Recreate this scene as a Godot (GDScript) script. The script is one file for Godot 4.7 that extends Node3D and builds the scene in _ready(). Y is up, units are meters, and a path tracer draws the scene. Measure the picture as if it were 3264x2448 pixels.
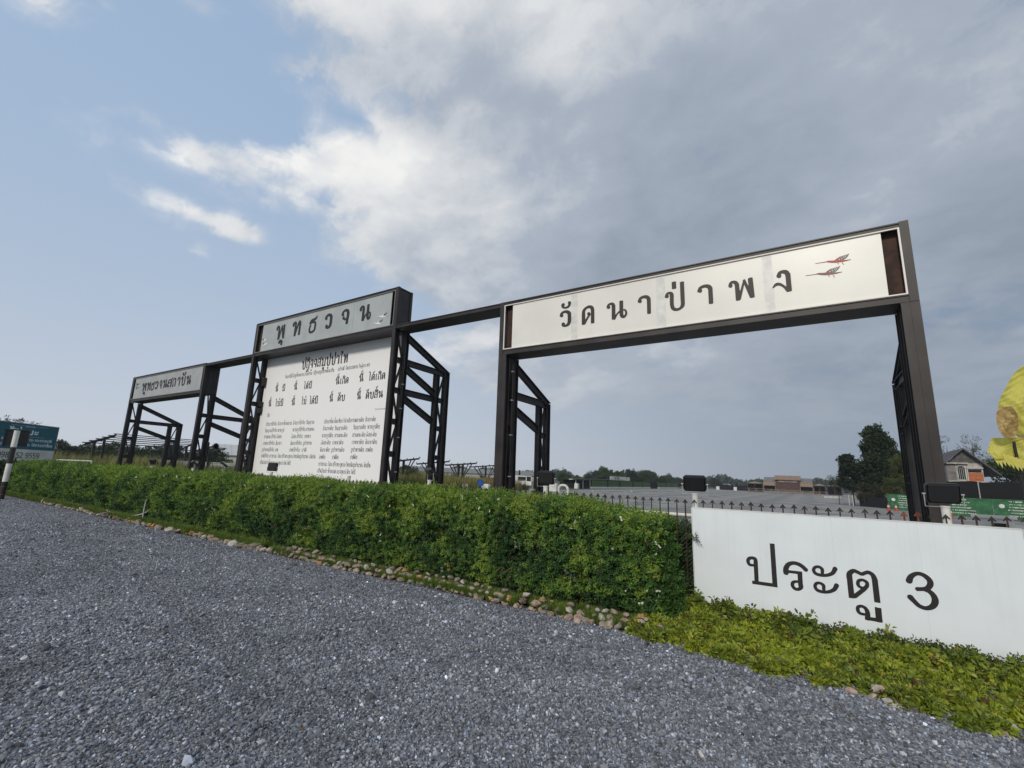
extends Node3D
# Entrance of a temple car park: a long dark steel gate with three name boxes stands behind a flowering hedge, a picket fence
# and a white direction sign; a gravel drive lies in front of them. Metres, y up; the gate runs along x, the fields lie towards -z.

class Mb:
	# collects triangles; corners are given anticlockwise as seen from outside
	var v := PackedVector3Array()
	var n := PackedVector3Array()
	var c := PackedColorArray()
	var uv := PackedVector2Array()
	var tint := Color.WHITE
	func put(p: Vector3, m: Vector3, t := Vector2.ZERO) -> void:
		v.push_back(p)
		n.push_back(m)
		c.push_back(tint)
		uv.push_back(t)
	func tri(a: Vector3, b: Vector3, d: Vector3) -> void:
		var m := (b - a).cross(d - a).normalized()
		put(a, m)
		put(d, m)
		put(b, m)
	func quad(a: Vector3, b: Vector3, d: Vector3, e: Vector3) -> void:
		tri(a, b, d)
		tri(a, d, e)
	func sheet(a: Vector3, b: Vector3, d: Vector3, e: Vector3) -> void:
		# a quad with texture coordinates: a lower left, b lower right, d upper right, e upper left
		var m := (b - a).cross(d - a).normalized()
		put(a, m, Vector2(0, 1)); put(d, m, Vector2(1, 0)); put(b, m, Vector2(1, 1))
		put(a, m, Vector2(0, 1)); put(e, m, Vector2(0, 0)); put(d, m, Vector2(1, 0))
	func box(o: Vector3, s: Vector3, b := Basis.IDENTITY) -> void:
		var x := b.x * s.x / 2
		var y := b.y * s.y / 2
		var z := b.z * s.z / 2
		quad(o - x - y + z, o + x - y + z, o + x + y + z, o - x + y + z)
		quad(o + x - y - z, o - x - y - z, o - x + y - z, o + x + y - z)
		quad(o + x - y + z, o + x - y - z, o + x + y - z, o + x + y + z)
		quad(o - x - y - z, o - x - y + z, o - x + y + z, o - x + y - z)
		quad(o - x + y + z, o + x + y + z, o + x + y - z, o - x + y - z)
		quad(o - x - y - z, o + x - y - z, o + x - y + z, o - x - y + z)
	func span(a: Vector3, b: Vector3) -> void:
		box((a + b) / 2, (b - a).abs())
	func frame_of(a: Vector3, b: Vector3, side: Vector3) -> Basis:
		var y := (b - a).normalized()
		var z := side.cross(y).normalized()
		return Basis(y.cross(z).normalized(), y, z)
	func bar(a: Vector3, b: Vector3, w: float, d: float, side := Vector3.RIGHT) -> void:
		box((a + b) / 2, Vector3(w, a.distance_to(b), d), frame_of(a, b, side))
	func ibeam(a: Vector3, b: Vector3, w: float, d: float, side := Vector3.RIGHT, t := 0.022) -> void:
		# flanges w wide along side, set d apart across it
		var f := frame_of(a, b, side)
		var l := a.distance_to(b)
		var o := (a + b) / 2
		box(o + f.z * (d - t) / 2, Vector3(w, l, t), f)
		box(o - f.z * (d - t) / 2, Vector3(w, l, t), f)
		box(o, Vector3(t * 0.9, l, d - 2 * t), f)
	func tube(a: Vector3, b: Vector3, r0: float, r1: float, k := 8, caps := true) -> void:
		var f := frame_of(a, b, Vector3.RIGHT if absf((b - a).normalized().x) < 0.9 else Vector3.UP)
		for i in k:
			var p := f.x * cos(TAU * i / k) + f.z * sin(TAU * i / k)
			var q := f.x * cos(TAU * (i + 1) / k) + f.z * sin(TAU * (i + 1) / k)
			put(a + p * r0, p); put(a + q * r0, q); put(b + q * r1, q)
			put(a + p * r0, p); put(b + q * r1, q); put(b + p * r1, p)
			if caps:
				tri(b, b + q * r1, b + p * r1)
				tri(a, a + p * r0, a + q * r0)
	func path_tube(pts: Array, r: float, k := 8) -> void:
		for i in pts.size() - 1:
			tube(pts[i], pts[i + 1], r, r, k)
	func mesh() -> ArrayMesh:
		var a := []
		a.resize(Mesh.ARRAY_MAX)
		a[Mesh.ARRAY_VERTEX] = v
		a[Mesh.ARRAY_NORMAL] = n
		a[Mesh.ARRAY_COLOR] = c
		a[Mesh.ARRAY_TEX_UV] = uv
		var m := ArrayMesh.new()
		m.add_surface_from_arrays(Mesh.PRIMITIVE_TRIANGLES, a)
		return m

var rng := RandomNumberGenerator.new()
var taken := {}
var M := {}

func numbered(called: String) -> String:
	if not taken.has(called):
		taken[called] = 0
		return called
	taken[called] += 1
	return "%s_%03d" % [called, taken[called]]

func tag(o: Node3D, label: String, category: String, group := "") -> Node3D:
	o.set_meta("label", label)
	o.set_meta("category", category)
	if group:
		o.set_meta("group", group)
	return o

func thing(called: String, label: String, category: String, at := Vector3.ZERO, group := "") -> Node3D:
	var o := Node3D.new()
	o.name = numbered(called)
	add_child(o, true)
	o.position = at
	return tag(o, label, category, group)

func obj(called: String, shape, mat: Material, parent: Node3D) -> MeshInstance3D:
	var o := MeshInstance3D.new()
	o.name = called
	o.mesh = shape.mesh() if shape is Mb else shape
	o.material_override = mat
	parent.add_child(o, true)
	return o

func solo(called: String, shape, mat: Material, label: String, category: String, group := "") -> MeshInstance3D:
	var o := obj(numbered(called), shape, mat, self)
	tag(o, label, category, group)
	return o

func struct(called: String, shape, mat: Material) -> MeshInstance3D:
	var o := obj(numbered(called), shape, mat, self)
	o.set_meta("kind", "structure")
	return o

func scatter(called: String, shape: Mesh, mat: Material, places: Array, tints: Array, parent: Node3D) -> MultiMeshInstance3D:
	var mm := MultiMesh.new()
	mm.transform_format = MultiMesh.TRANSFORM_3D
	mm.use_colors = true
	mm.mesh = shape
	mm.instance_count = places.size()
	for i in places.size():
		mm.set_instance_transform(i, places[i])
		mm.set_instance_color(i, tints[i])
	var o := MultiMeshInstance3D.new()
	o.name = called
	o.multimesh = mm
	o.material_override = mat
	o.set_meta("kind", "stuff")
	parent.add_child(o, true)
	return o

func lin(r: float, g: float, b: float) -> Color:
	return Color(r, g, b).linear_to_srgb()

func paint(r: float, g: float, b: float, rough := 0.7, metal := 0.0) -> StandardMaterial3D:
	# a plain finish from linear base colours
	var m := StandardMaterial3D.new()
	m.albedo_color = lin(r, g, b)
	m.roughness = rough
	m.metallic = metal
	return m

func noise(kind: int, freq: float, octaves := 4, sd := 1) -> FastNoiseLite:
	var f := FastNoiseLite.new()
	f.noise_type = kind
	f.frequency = freq
	f.fractal_octaves = octaves
	f.seed = sd
	return f

func ntex(f: FastNoiseLite, size: int, stops: Array, cols: Array, bump := 0.0) -> NoiseTexture2D:
	var t := NoiseTexture2D.new()
	t.width = size
	t.height = size
	t.seamless = true
	t.noise = f
	if bump > 0.0:
		t.as_normal_map = true
		t.bump_strength = bump
	else:
		var g := Gradient.new()
		g.offsets = PackedFloat32Array(stops)
		g.colors = PackedColorArray(cols)
		t.color_ramp = g
	return t

func worn(r: float, g: float, b: float, rough: float, spread: float, scale: float, sd: int, bump := 0.0) -> StandardMaterial3D:
	# a finish with soft blotches of wear, mapped in world space
	var m := StandardMaterial3D.new()
	var lo := lin(r * (1 - spread), g * (1 - spread), b * (1 - spread))
	var hi := lin(r * (1 + spread), g * (1 + spread), b * (1 + spread))
	m.albedo_texture = ntex(noise(FastNoiseLite.TYPE_SIMPLEX_SMOOTH, 0.012, 5, sd), 256, [0.25, 0.75], [lo, hi])
	m.uv1_triplanar = true
	m.uv1_world_triplanar = true
	m.uv1_scale = Vector3.ONE * scale
	m.roughness = rough
	if bump > 0.0:
		m.normal_enabled = true
		m.normal_texture = ntex(noise(FastNoiseLite.TYPE_SIMPLEX_SMOOTH, 0.05, 4, sd + 7), 256, [], [], bump)
		m.normal_scale = 0.6
	return m

func leafy(r: float, g: float, b: float, through := 0.35) -> StandardMaterial3D:
	var m := paint(r, g, b, 0.55)
	m.vertex_color_use_as_albedo = true
	m.backlight_enabled = true
	m.backlight = lin(r * through * 2.0, g * through * 2.2, b * through)
	return m

# ---------------------------------------------------------------- sky

func make_sky() -> PanoramaSkyMaterial:
	var w := 3200
	var h := 1600
	var coarse := 8
	var cw := w / coarse
	var ch := h / 2 / coarse
	# cloud banks: azimuth, elevation, 2x2 shape matrix, amount, brightness
	var banks := [
		[-40.1, 49.3, 0.053, -0.013, -0.020, -0.214, 1.20, 0.94], [-29.8, 50.1, 0.195, 0.007, -0.010, -0.470, 1.8, 1.2],
		[-27.8, 46.4, 0.264, 0.006, -0.024, -0.549, 2.2, 1.2], [-19.4, 39.4, 0.042, -0.009, -0.029, -0.101, 1.00, 0.58],
		[7.2, 39.3, 0.064, -0.007, -0.048, -0.095, 1.00, 0.56], [12.2, 21.4, 0.089, -0.010, -0.027, -0.086, 0.90, 0.34],
		[-6.5, 27.0, 0.064, 0.009, 0.005, -0.137, 0.95, 0.36], [-34.5, 36.8, 0.086, -0.013, -0.021, -0.184, 0.90, 0.66],
		[-58.1, 32.8, 0.074, 0.002, 0.092, -0.516, 0.90, 1.05], [-52.4, 36.4, 0.185, -0.013, 0.037, -0.525, 0.75, 1.05],
		[-68.9, 30.4, 0.306, -0.067, -0.091, -0.820, 0.50, 0.90], [-45.8, 33.0, 0.111, -0.011, -0.005, -0.431, 0.60, 0.95],
		[-69.5, 25.1, 0.206, -0.035, -0.135, -1.228, 0.75, 0.90], [-65.8, 25.0, 0.515, -0.006, 0.101, -0.923, 0.70, 0.95],
		[-69.6, 21.7, 0.511, 0.040, 0.279, -1.328, 0.80, 0.95], [-49.4, 28.4, 0.328, 0.127, 0.321, -0.715, 0.70, 1.00],
		[-44.2, 24.4, 0.126, -0.035, -0.070, -0.294, 0.75, 0.80], [-38.3, 28.6, 0.119, -0.037, -0.066, -0.246, 0.80, 0.78],
		[-39.9, 15.2, 0.182, 0.037, 0.112, -0.530, 0.75, 0.88], [-35.9, 17.1, 0.362, 0.234, 0.351, -0.546, 0.60, 0.90],
		[-32.5, 13.0, 0.161, 0.006, 0.015, -0.428, 0.60, 0.75], [-23.4, 10.9, 0.079, 0.014, 0.053, -0.285, 0.60, 0.70],
		[-1.6, 7.3, 0.059, -0.004, -0.008, -0.233, 0.45, 0.50], [-84.3, 36.1, 0.475, 0.033, 0.449, -0.872, 0.55, 0.85],
		[-80.7, 38.4, 0.398, 0.022, 0.592, -1.224, 0.30, 0.80], [-73.7, 42.4, 0.333, -0.041, 0.219, -1.045, 0.55, 0.90],
		[-77.4, 32.0, 0.312, -0.009, 0.314, -1.461, 0.25, 0.80], [-74.3, 32.5, 0.919, -0.041, 0.449, -2.448, 0.30, 0.90],
		[-68.7, 35.8, 0.958, 0.158, 0.677, -1.485, 0.35, 0.85], [-53.9, 38.2, 0.258, -0.135, -0.239, -0.661, -0.60, 0.60],
		[-48.4, 40.9, 0.337, -0.162, -0.229, -0.791, -0.35, 0.60], [-61.2, 31.5, 0.367, 0.050, 0.417, -1.326, -0.35, 0.80],
		[-47.7, 19.6, 0.103, -0.027, -0.103, -0.434, -0.30, 0.60],
		[-38.8, 24.2, 0.079, -0.017, -0.033, -0.177, 0.65, 0.74], [-27.2, 23.8, 0.063, 0.001, -0.001, -0.159, 0.70, 0.64],
		[-12.1, 20.9, 0.057, 0.009, 0.023, -0.185, 0.60, 0.46], [-45.4, 29.3, 0.135, -0.050, -0.090, -0.301, 0.45, 0.90],
		[-61.9, 29.8, 0.173, -0.019, 0.014, -0.525, 0.45, 0.95], [-60.2, 40.9, 0.234, -0.131, -0.133, -0.347, 0.40, 0.90],
		[-41.5, 42.1, 0.127, -0.016, -0.006, -0.232, 0.50, 0.80], [-72.6, 23.6, 0.350, -0.052, -0.167, -1.495, 0.35, 0.85],
		[-17.8, 12.4, 0.061, 0.004, 0.017, -0.242, 0.55, 0.55], [4.1, 11.1, 0.080, -0.007, -0.016, -0.160, 0.60, 0.36]]
	var field := Image.create_empty(cw + 1, ch + 1, false, Image.FORMAT_RGF)
	for j in ch + 1:
		var el := 90.0 - 90.0 * j / ch
		for i in cw + 1:
			var az := wrapf(360.0 * i / cw, -180.0, 180.0)
			var away := maxf(smoothstep(58.0, 85.0, absf(wrapf(az + 33.6, -180, 180))), smoothstep(56.0, 72.0, el))
			var d := 0.72 * away
			var s := 0.001 + 0.72 * away
			var b := 0.72 * s
			if away < 1.0:
				for k in banks:
					var x: float = wrapf(az - k[0], -180.0, 180.0) * cos(deg_to_rad(el))
					var y: float = el - k[1]
					var q: float = pow(k[2] * x + k[3] * y, 2) + pow(k[4] * x + k[5] * y, 2)
					if q < 5.0:
						var g: float = exp(-q * 0.9) * (1.0 - away)
						d += g * k[6]
						s += g * absf(k[6]) + 0.0
						b += g * absf(k[6]) * k[7]
			field.set_pixel(i, j, Color(d, b / s, 0))
	var n1 := noise(FastNoiseLite.TYPE_SIMPLEX_SMOOTH, 2.6, 6, 21)
	n1.domain_warp_enabled = true
	n1.domain_warp_amplitude = 0.22
	n1.domain_warp_frequency = 2.4
	var n2 := noise(FastNoiseLite.TYPE_SIMPLEX_SMOOTH, 1.1, 5, 5)
	var out := PackedFloat32Array()
	out.resize(w * h * 3)
	var n3 := noise(FastNoiseLite.TYPE_SIMPLEX_SMOOTH, 9.0, 6, 8)
	n3.domain_warp_enabled = true
	n3.domain_warp_amplitude = 0.10
	n3.domain_warp_frequency = 7.0
	var dark := Color(0.20, 0.245, 0.315)
	var mid := Color(0.40, 0.452, 0.532)
	var white := Color(0.89, 0.885, 0.87)
	var fd := field.get_data().to_float32_array()
	var fw := cw + 1
	var at := 0
	for j in h / 2:
		var el := PI / 2 - PI * (j + 0.5) / h
		var sy := sin(el)
		var ce := cos(el)
		var low := pow(1.0 - sy, 3.0)
		var flat := 1.0 / (sy + 0.28)
		var fy := float(j) / coarse
		var y0 := int(fy)
		var ty := fy - y0
		for i in w:
			var az := TAU * (i + 0.5) / w
			var sx := sin(az) * ce
			var sz := -cos(az) * ce
			var fx := float(i) / coarse
			var x0 := int(fx)
			var tx := fx - x0
			var p := (y0 * fw + x0) * 2
			var q := p + fw * 2
			var d := lerpf(lerpf(fd[p], fd[p + 2], tx), lerpf(fd[q], fd[q + 2], tx), ty)
			var b := lerpf(lerpf(fd[p + 1], fd[p + 3], tx), lerpf(fd[q + 1], fd[q + 3], tx), ty)
			var f1 := n1.get_noise_2d(sx * flat, sz * flat)
			var f2 := n2.get_noise_2d(sx * flat + 9.0, sz * flat)
			# how far right the direction lies: the air is hazier and brighter to the left
			var right := smoothstep(-0.85, 0.25, sx)
			var f3 := n3.get_noise_2d(sx * flat * 0.8, sz * flat)
			var air := Color(0.335, 0.462, 0.650).lerp(Color(0.185, 0.28, 0.43), right)
			var hz := Color(0.60, 0.64, 0.695).lerp(Color(0.29, 0.335, 0.395), right)
			air = air.lerp(hz, low)
			var quiet := 0.25 + 0.75 * smoothstep(0.06, 0.30, sy)
			var cover := smoothstep(0.12, 1.12, d + (0.75 * f1 + 0.5 * f3) * minf(1.0, 0.22 + d * 1.5) * quiet)
			var br := clampf(b + (0.34 * f2 + 0.20 * f1 + 0.09 * f3) * quiet, 0.0, 1.15)
			var cl := dark.lerp(mid, clampf(br / 0.62, 0.0, 1.0)).lerp(white, clampf((br - 0.62) / 0.42, 0.0, 1.1))
			cl = cl.lerp(hz * 1.05, low * 0.55)
			var k := air.lerp(cl, cover * 0.95)
			out[at] = k.r
			out[at + 1] = k.g
			out[at + 2] = k.b
			at += 3
	while at < out.size():
		out[at] = 0.16
		out[at + 1] = 0.165
		out[at + 2] = 0.16
		at += 3
	var sky := PanoramaSkyMaterial.new()
	sky.panorama = ImageTexture.create_from_image(Image.create_from_data(w, h, false, Image.FORMAT_RGBF, out.to_byte_array()))
	return sky

# ---------------------------------------------------------------- lettering

# Thai letters as pen strokes: S bends smoothly, L is straight with cut ends, D is a dot; x y width, height of a consonant 100
var GLYPH := {
	"ว": "66;D 12 73 20;S 5 73 10 11 85 14 24 93 14 42 92 18 56 80 21 58 60 21 58 32 21 52 14 18 36 7 13 20 10 11 17 18 8;D 22 19 20",
	"ั": "0;D 16 137 20;S 9 136 10 14 123 12 30 116 11 48 121 14 56 136 14 58 144 10;D 53 143 18",
	"ด": "78;L 12 0 21 12 64 21;S 12 58 21 14 80 18 30 95 14 48 98 16 64 89 20 68 70 21;L 68 76 21 68 2 21;S 18 8 16 30 26 13 42 42 11 50 54 12;D 44 58 19",
	"ต": "78;L 12 0 21 12 64 21;S 12 58 21 16 84 16 28 94 14 40 86 13 52 95 14 66 86 18 68 70 21;L 68 76 21 68 2 21;S 18 8 16 30 26 13 42 42 11 50 54 12;D 44 58 19",
	"ค": "78;L 12 0 20 12 60 20;S 12 58 20 16 82 18 32 96 14 50 98 16 66 88 19 70 70 20;L 70 76 20 70 2 20;S 18 6 14 24 26 12 36 46 11;D 38 52 20",
	"น": "112;D 12 79 19;S 4 79 8 10 92 12 24 98 12 36 93 18 40 80 20;L 40 86 21 40 2 21;L 84 104 21 84 30 21;S 44 6 14 58 28 9 72 42 9 84 48 10;S 84 42 20 85 19 20 93 9 16 103 11 13 111 25 11 108 42 10 100 49 9",
	"า": "76;D 14 77 20;S 4 76 9 14 91 14 34 98 15 54 94 19 64 82 22 65 62 22;L 65 82 22 65 0 22",
	"ป": "104;D 12 82 19;S 4 80 8 12 95 12 26 99 12 36 88 20 36 60 20 36 30 20 42 9 18 60 0 14 78 5 14 90 20 20 91 50 20;L 91 46 21 91 148 21",
	"บ": "104;D 12 82 19;S 4 80 8 12 95 12 26 99 12 36 88 20 36 60 20 36 30 20 42 9 18 60 0 14 78 5 14 90 20 20 91 50 20;L 91 46 21 91 104 21",
	"่": "0;L 49 118 22 49 156 22",
	"พ": "134;D 12 81 21;S 4 80 9 12 94 13 28 98 14 42 88 21 45 70 22;L 45 84 23 47 0 25;L 54 6 15 84 98 10;L 82 100 14 114 8 17;L 115 103 25 119 3 25",
	"ง": "90;D 38 83 22;S 29 82 9 40 96 13 58 99 16 75 91 22 80 70 24;L 80 86 24 80 2 25;S 5 30 6 18 42 13 36 42 13 56 28 11 72 6 14",
	"ท": "104;D 12 80 19;S 4 79 8 10 92 12 24 98 12 36 93 18 40 80 20;L 40 86 21 40 0 21;L 45 10 11 72 86 14;S 68 78 14 80 97 14 90 91 18 92 74 20;L 92 84 20 92 2 20",
	"ธ": "102;S 98 112 8 92 100 15 70 92 17 40 89 15 24 82 13 14 68 8;S 14 66 9 38 71 12 68 74 13 86 62 18 88 38 20 82 12 18 54 1 14 26 4 15 18 24 18 20 44 14;D 26 49 17",
	"จ": "78;D 14 72 19;S 5 70 10 12 88 14 34 98 14 58 90 20 65 66 22;L 65 80 21 62 40 22;L 62 44 22 58 2 20;S 24 40 8 36 36 11 58 36 12;D 22 48 20",
	"ุ": "0;D 34 -26 20;S 26 -26 8 34 -14 10 46 -12 13 56 -22 16;L 57 -18 16 57 -50 16",
	"ู": "0;D 26 -24 18;S 18 -24 8 30 -12 10 38 -22 10 39 -40 11;L 36 -42 12 68 -42 12;L 65 -14 13 65 -46 13",
	"ส": "84;S 10 66 14 18 90 13 46 98 14 68 88 17 72 66 19;L 72 76 20 72 0 20;S 72 50 10 46 60 11 18 52 13 10 26 17 14 8 15 32 8 10;D 30 18 18;L 52 86 8 92 118 14",
	"ล": "84;S 10 66 14 18 90 13 46 98 14 68 88 17 72 66 19;L 72 76 20 72 0 20;S 72 50 10 46 60 11 18 52 13 10 26 17 14 8 15 32 8 10;D 30 18 18",
	"ถ": "84;D 28 12 19;S 32 3 9 16 6 12 22 32 13 20 48 12 10 60 9 18 84 14 44 98 14 66 88 18 72 66 20;L 72 76 20 72 0 20",
	"ภ": "84;D 12 12 19;S 20 3 9 26 8 14 24 40 16 20 50 12 10 60 9 18 84 14 44 98 14 66 88 18 72 66 20;L 72 76 20 72 0 20",
	"ม": "104;D 12 82 19;S 4 80 8 12 95 12 26 98 12 36 88 19;L 36 90 20 36 10 20;D 26 11 22;L 30 13 13 92 9 13;L 90 103 20 90 0 20",
	"ฏ": "86;S 8 64 10 16 84 14 44 98 14 66 88 18 72 66 20;L 72 76 20 72 -4 20;L 18 62 16 18 6 16;D 26 12 19;S 72 -2 14 56 -14 12 40 -10 11 30 -24 13;L 10 -28 13 78 -32 13",
	"ฺ": "0;D 40 -26 20",
	"ิ": "0;S 6 112 12 20 130 12 44 135 12 74 116 12;L 4 112 12 78 114 12",
	"ี": "0;S 6 112 12 20 130 12 44 135 12 74 116 12;L 4 112 12 78 114 12;L 74 112 12 76 148 12",
	"ื": "0;S 6 112 12 20 130 12 44 135 12 74 116 12;L 4 112 12 78 114 12;L 74 112 10 76 148 10;L 52 120 9 54 148 9",
	"็": "0;S 8 112 10 14 130 12 40 134 12 62 122 12 40 114 10;D 68 140 12",
	"์": "0;D 44 122 18;S 48 126 9 60 138 10 68 150 9",
	"้": "0;D 30 126 16;S 32 118 9 46 118 11 54 132 12 70 146 12",
	"โ": "62;S 16 142 12 34 128 14 50 140 13 56 122 12 34 116 16;L 34 120 18 34 8 18;D 42 9 20",
	"ไ": "60;S 8 138 12 18 146 13 32 130 16 34 110 18;L 34 116 18 34 8 18;D 42 9 20",
	"ใ": "60;D 20 128 18;S 14 132 10 24 146 12 36 134 16 34 110 18;L 34 116 18 34 8 18;D 42 9 20",
	"เ": "52;L 24 100 18 24 6 18;D 32 9 20",
	"แ": "96;L 24 100 18 24 6 18;D 32 9 20;L 68 100 18 68 6 18;D 76 9 20",
	"ก": "84;L 16 0 20 16 52 20;S 16 48 18 12 62 10 14 80 14 44 98 14 66 88 18 72 66 20;L 72 76 20 72 0 20",
	"ข": "88;D 14 80 18;S 8 78 8 20 96 11 32 84 14 22 60 11 34 40 13 30 8 15;L 24 7 14 84 7 14;L 78 103 19 78 0 19",
	"ช": "92;D 14 80 18;S 8 78 8 20 96 11 32 84 14 22 60 11 34 40 13 30 8 15;L 24 7 14 84 7 14;L 78 84 19 78 0 19;S 70 80 12 84 96 12 96 108 10",
	"ย": "92;D 16 84 18;S 8 84 8 22 98 11 36 84 14 20 58 12 16 24 18 26 8 15;L 22 7 14 84 7 14;L 80 103 20 80 0 20",
	"ร": "72;S 12 60 13 18 84 14 40 92 13 70 102 11;L 8 60 13 64 62 13;L 58 66 20 58 16 20;D 50 11 22",
	"ห": "100;D 12 82 19;S 4 80 8 12 95 12 26 98 12 36 86 19;L 36 90 20 36 0 20;S 40 20 10 56 52 11 78 66 13;S 78 64 14 88 46 19 88 20 20;L 88 30 20 88 0 20;D 84 86 20",
	"อ": "86;D 22 58 18;S 12 56 10 14 82 13 44 98 14 70 88 18 76 50 20 70 12 18 42 1 14 16 10 16 14 36 16",
	"ะ": "72;D 16 72 18;S 8 68 9 26 56 11 48 58 12 66 78 11;D 16 28 18;S 8 24 9 26 12 11 48 14 12 66 34 11",
	"ญ": "120;L 14 0 18 14 58 18;S 14 56 16 16 84 14 40 98 13 58 84 17;L 60 84 18 60 0 18;L 60 9 13 104 9 13;L 104 100 18 104 0 18;S 74 -12 10 90 -26 10 106 -12 10",
	"ณ": "126;D 14 12 18;S 20 3 9 26 8 14 22 50 12 12 62 9 20 88 13 44 98 13 60 84 17;L 62 84 18 62 0 18;L 62 8 13 100 14 13;L 106 100 18 106 0 18",
	"ผ": "108;D 30 78 18;S 22 84 8 12 60 12 14 20 17;L 14 44 19 14 0 19;L 20 6 12 52 58 12;L 52 58 12 88 6 14;L 90 103 20 90 0 20",
	"ศ": "86;L 14 0 19 14 58 19;S 14 54 18 16 84 16 36 98 14 62 92 17 72 70 19;L 72 76 20 72 0 20;D 38 52 19;S 18 6 13 26 26 11 36 46 11;L 56 90 8 92 118 13",
	"ษ": "108;D 12 82 19;S 4 80 8 12 95 12 26 99 12 36 88 19 36 60 20 36 30 20 42 9 18 60 0 14 78 5 14 90 20 19 91 50 19;L 91 46 20 91 104 20;L 52 54 12 108 46 12",
	"ำ": "76;D 6 124 20;D 14 77 20;S 4 76 9 14 91 14 34 98 15 54 94 19 64 82 22 65 62 22;L 65 82 22 65 0 22"}

func pen(strokes: String) -> Array:
	# segments [a, b, half width a, half width b, cut at a, cut at b]
	var segs := []
	for s in strokes.split(";"):
		var t := s.split(" ", false)
		if t.size() < 4:
			continue
		var p := []
		for i in range(1, t.size() - 2, 3):
			p.push_back(Vector3(float(t[i]), float(t[i + 1]), float(t[i + 2]) / 2))
		if t[0] == "D":
			segs.push_back([Vector2(p[0].x, p[0].y), Vector2(p[0].x + 0.01, p[0].y), p[0].z, p[0].z, false, false])
			continue
		var q := p
		if t[0] == "S":
			q = []
			for i in p.size() - 1:
				for k in 4:
					q.push_back((p[i] as Vector3).cubic_interpolate(p[i + 1], p[maxi(i - 1, 0)], p[mini(i + 2, p.size() - 1)], k / 4.0))
			q.push_back(p[-1])
		for i in q.size() - 1:
			segs.push_back([Vector2(q[i].x, q[i].y), Vector2(q[i + 1].x, q[i + 1].y), q[i].z, q[i + 1].z, t[0] == "L" and i == 0, t[0] == "L" and i == q.size() - 2])
	return segs

func pen_depth(p: Vector2, s: Array) -> float:
	var ab: Vector2 = s[1] - s[0]
	var l := maxf(ab.length(), 1e-5)
	var dir := ab / l
	var r: Vector2 = p - s[0]
	var along := r.dot(dir)
	var t := clampf(along / l, 0.0, 1.0)
	var w: float = lerpf(s[2], s[3], t)
	var side := absf(r.cross(dir))
	if along < 0.0:
		return maxf(side - w, -along) if s[4] else r.length() - w
	if along > l:
		return maxf(side - w, along - l) if s[5] else (p - (s[1] as Vector2)).length() - w
	return side - w

func inked(segs: Array, cell: float, thick: float, grow := 0.0) -> Mb:
	# a plate in the shape of the strokes: marching squares over their distance field
	var lo := Vector2(1e9, 1e9)
	var hi := -lo
	for s in segs:
		for k in 2:
			var w: float = s[2 + k] + grow + cell * 2
			lo = lo.min(s[k] - Vector2(w, w))
			hi = hi.max(s[k] + Vector2(w, w))
	var nx := int((hi.x - lo.x) / cell) + 2
	var ny := int((hi.y - lo.y) / cell) + 2
	var f := PackedFloat32Array()
	f.resize(nx * ny)
	f.fill(cell * 3)
	for s in segs:
		var m: float = maxf(s[2], s[3]) + grow + cell * 2
		var a: Vector2 = ((s[0] as Vector2).min(s[1]) - Vector2(m, m) - lo) / cell
		var b: Vector2 = ((s[0] as Vector2).max(s[1]) + Vector2(m, m) - lo) / cell
		for j in range(maxi(0, int(a.y)), mini(ny - 1, int(b.y) + 1) + 1):
			for i in range(maxi(0, int(a.x)), mini(nx - 1, int(b.x) + 1) + 1):
				var d := pen_depth(lo + Vector2(i, j) * cell, s) - grow
				if d < f[j * nx + i]:
					f[j * nx + i] = d
	var o := Mb.new()
	for j in ny - 1:
		var run := -1
		for i in nx - 1:
			var c := [f[j * nx + i], f[j * nx + i + 1], f[(j + 1) * nx + i + 1], f[(j + 1) * nx + i]]
			var full: bool = c[0] < 0 and c[1] < 0 and c[2] < 0 and c[3] < 0
			if full and run < 0:
				run = i
			if run >= 0 and not full:
				var p := lo + Vector2(run, j) * cell
				var q := lo + Vector2(i, j + 1) * cell
				o.quad(Vector3(p.x, p.y, thick), Vector3(q.x, p.y, thick), Vector3(q.x, q.y, thick), Vector3(p.x, q.y, thick))
				run = -1
			if full or (c[0] >= 0 and c[1] >= 0 and c[2] >= 0 and c[3] >= 0):
				continue
			var at := [lo + Vector2(i, j) * cell, lo + Vector2(i + 1, j) * cell, lo + Vector2(i + 1, j + 1) * cell, lo + Vector2(i, j + 1) * cell]
			var poly := []
			var cut := []
			for k in 4:
				var e := (k + 1) % 4
				if c[k] < 0:
					poly.push_back(at[k])
					cut.push_back(false)
				if (c[k] < 0) != (c[e] < 0):
					poly.push_back((at[k] as Vector2).lerp(at[e], c[k] / (c[k] - c[e])))
					cut.push_back(c[k] < 0)
			for k in range(1, poly.size() - 1):
				o.tri(Vector3(poly[0].x, poly[0].y, thick), Vector3(poly[k].x, poly[k].y, thick), Vector3(poly[k + 1].x, poly[k + 1].y, thick))
			for k in poly.size():
				if cut[k]:
					var p: Vector2 = poly[k]
					var q: Vector2 = poly[(k + 1) % poly.size()]
					o.quad(Vector3(p.x, p.y, thick), Vector3(p.x, p.y, 0), Vector3(q.x, q.y, 0), Vector3(q.x, q.y, thick))
	return o

var letter_meshes := {}
func letter(ch: String, grow := 0.0) -> Mesh:
	var key := "%s%d" % [ch, int(grow * 10)]
	if not letter_meshes.has(key):
		letter_meshes[key] = inked(pen(GLYPH[ch].substr(GLYPH[ch].find(";") + 1)), 3.2, 3.0, grow).mesh()
	return letter_meshes[key]

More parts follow.
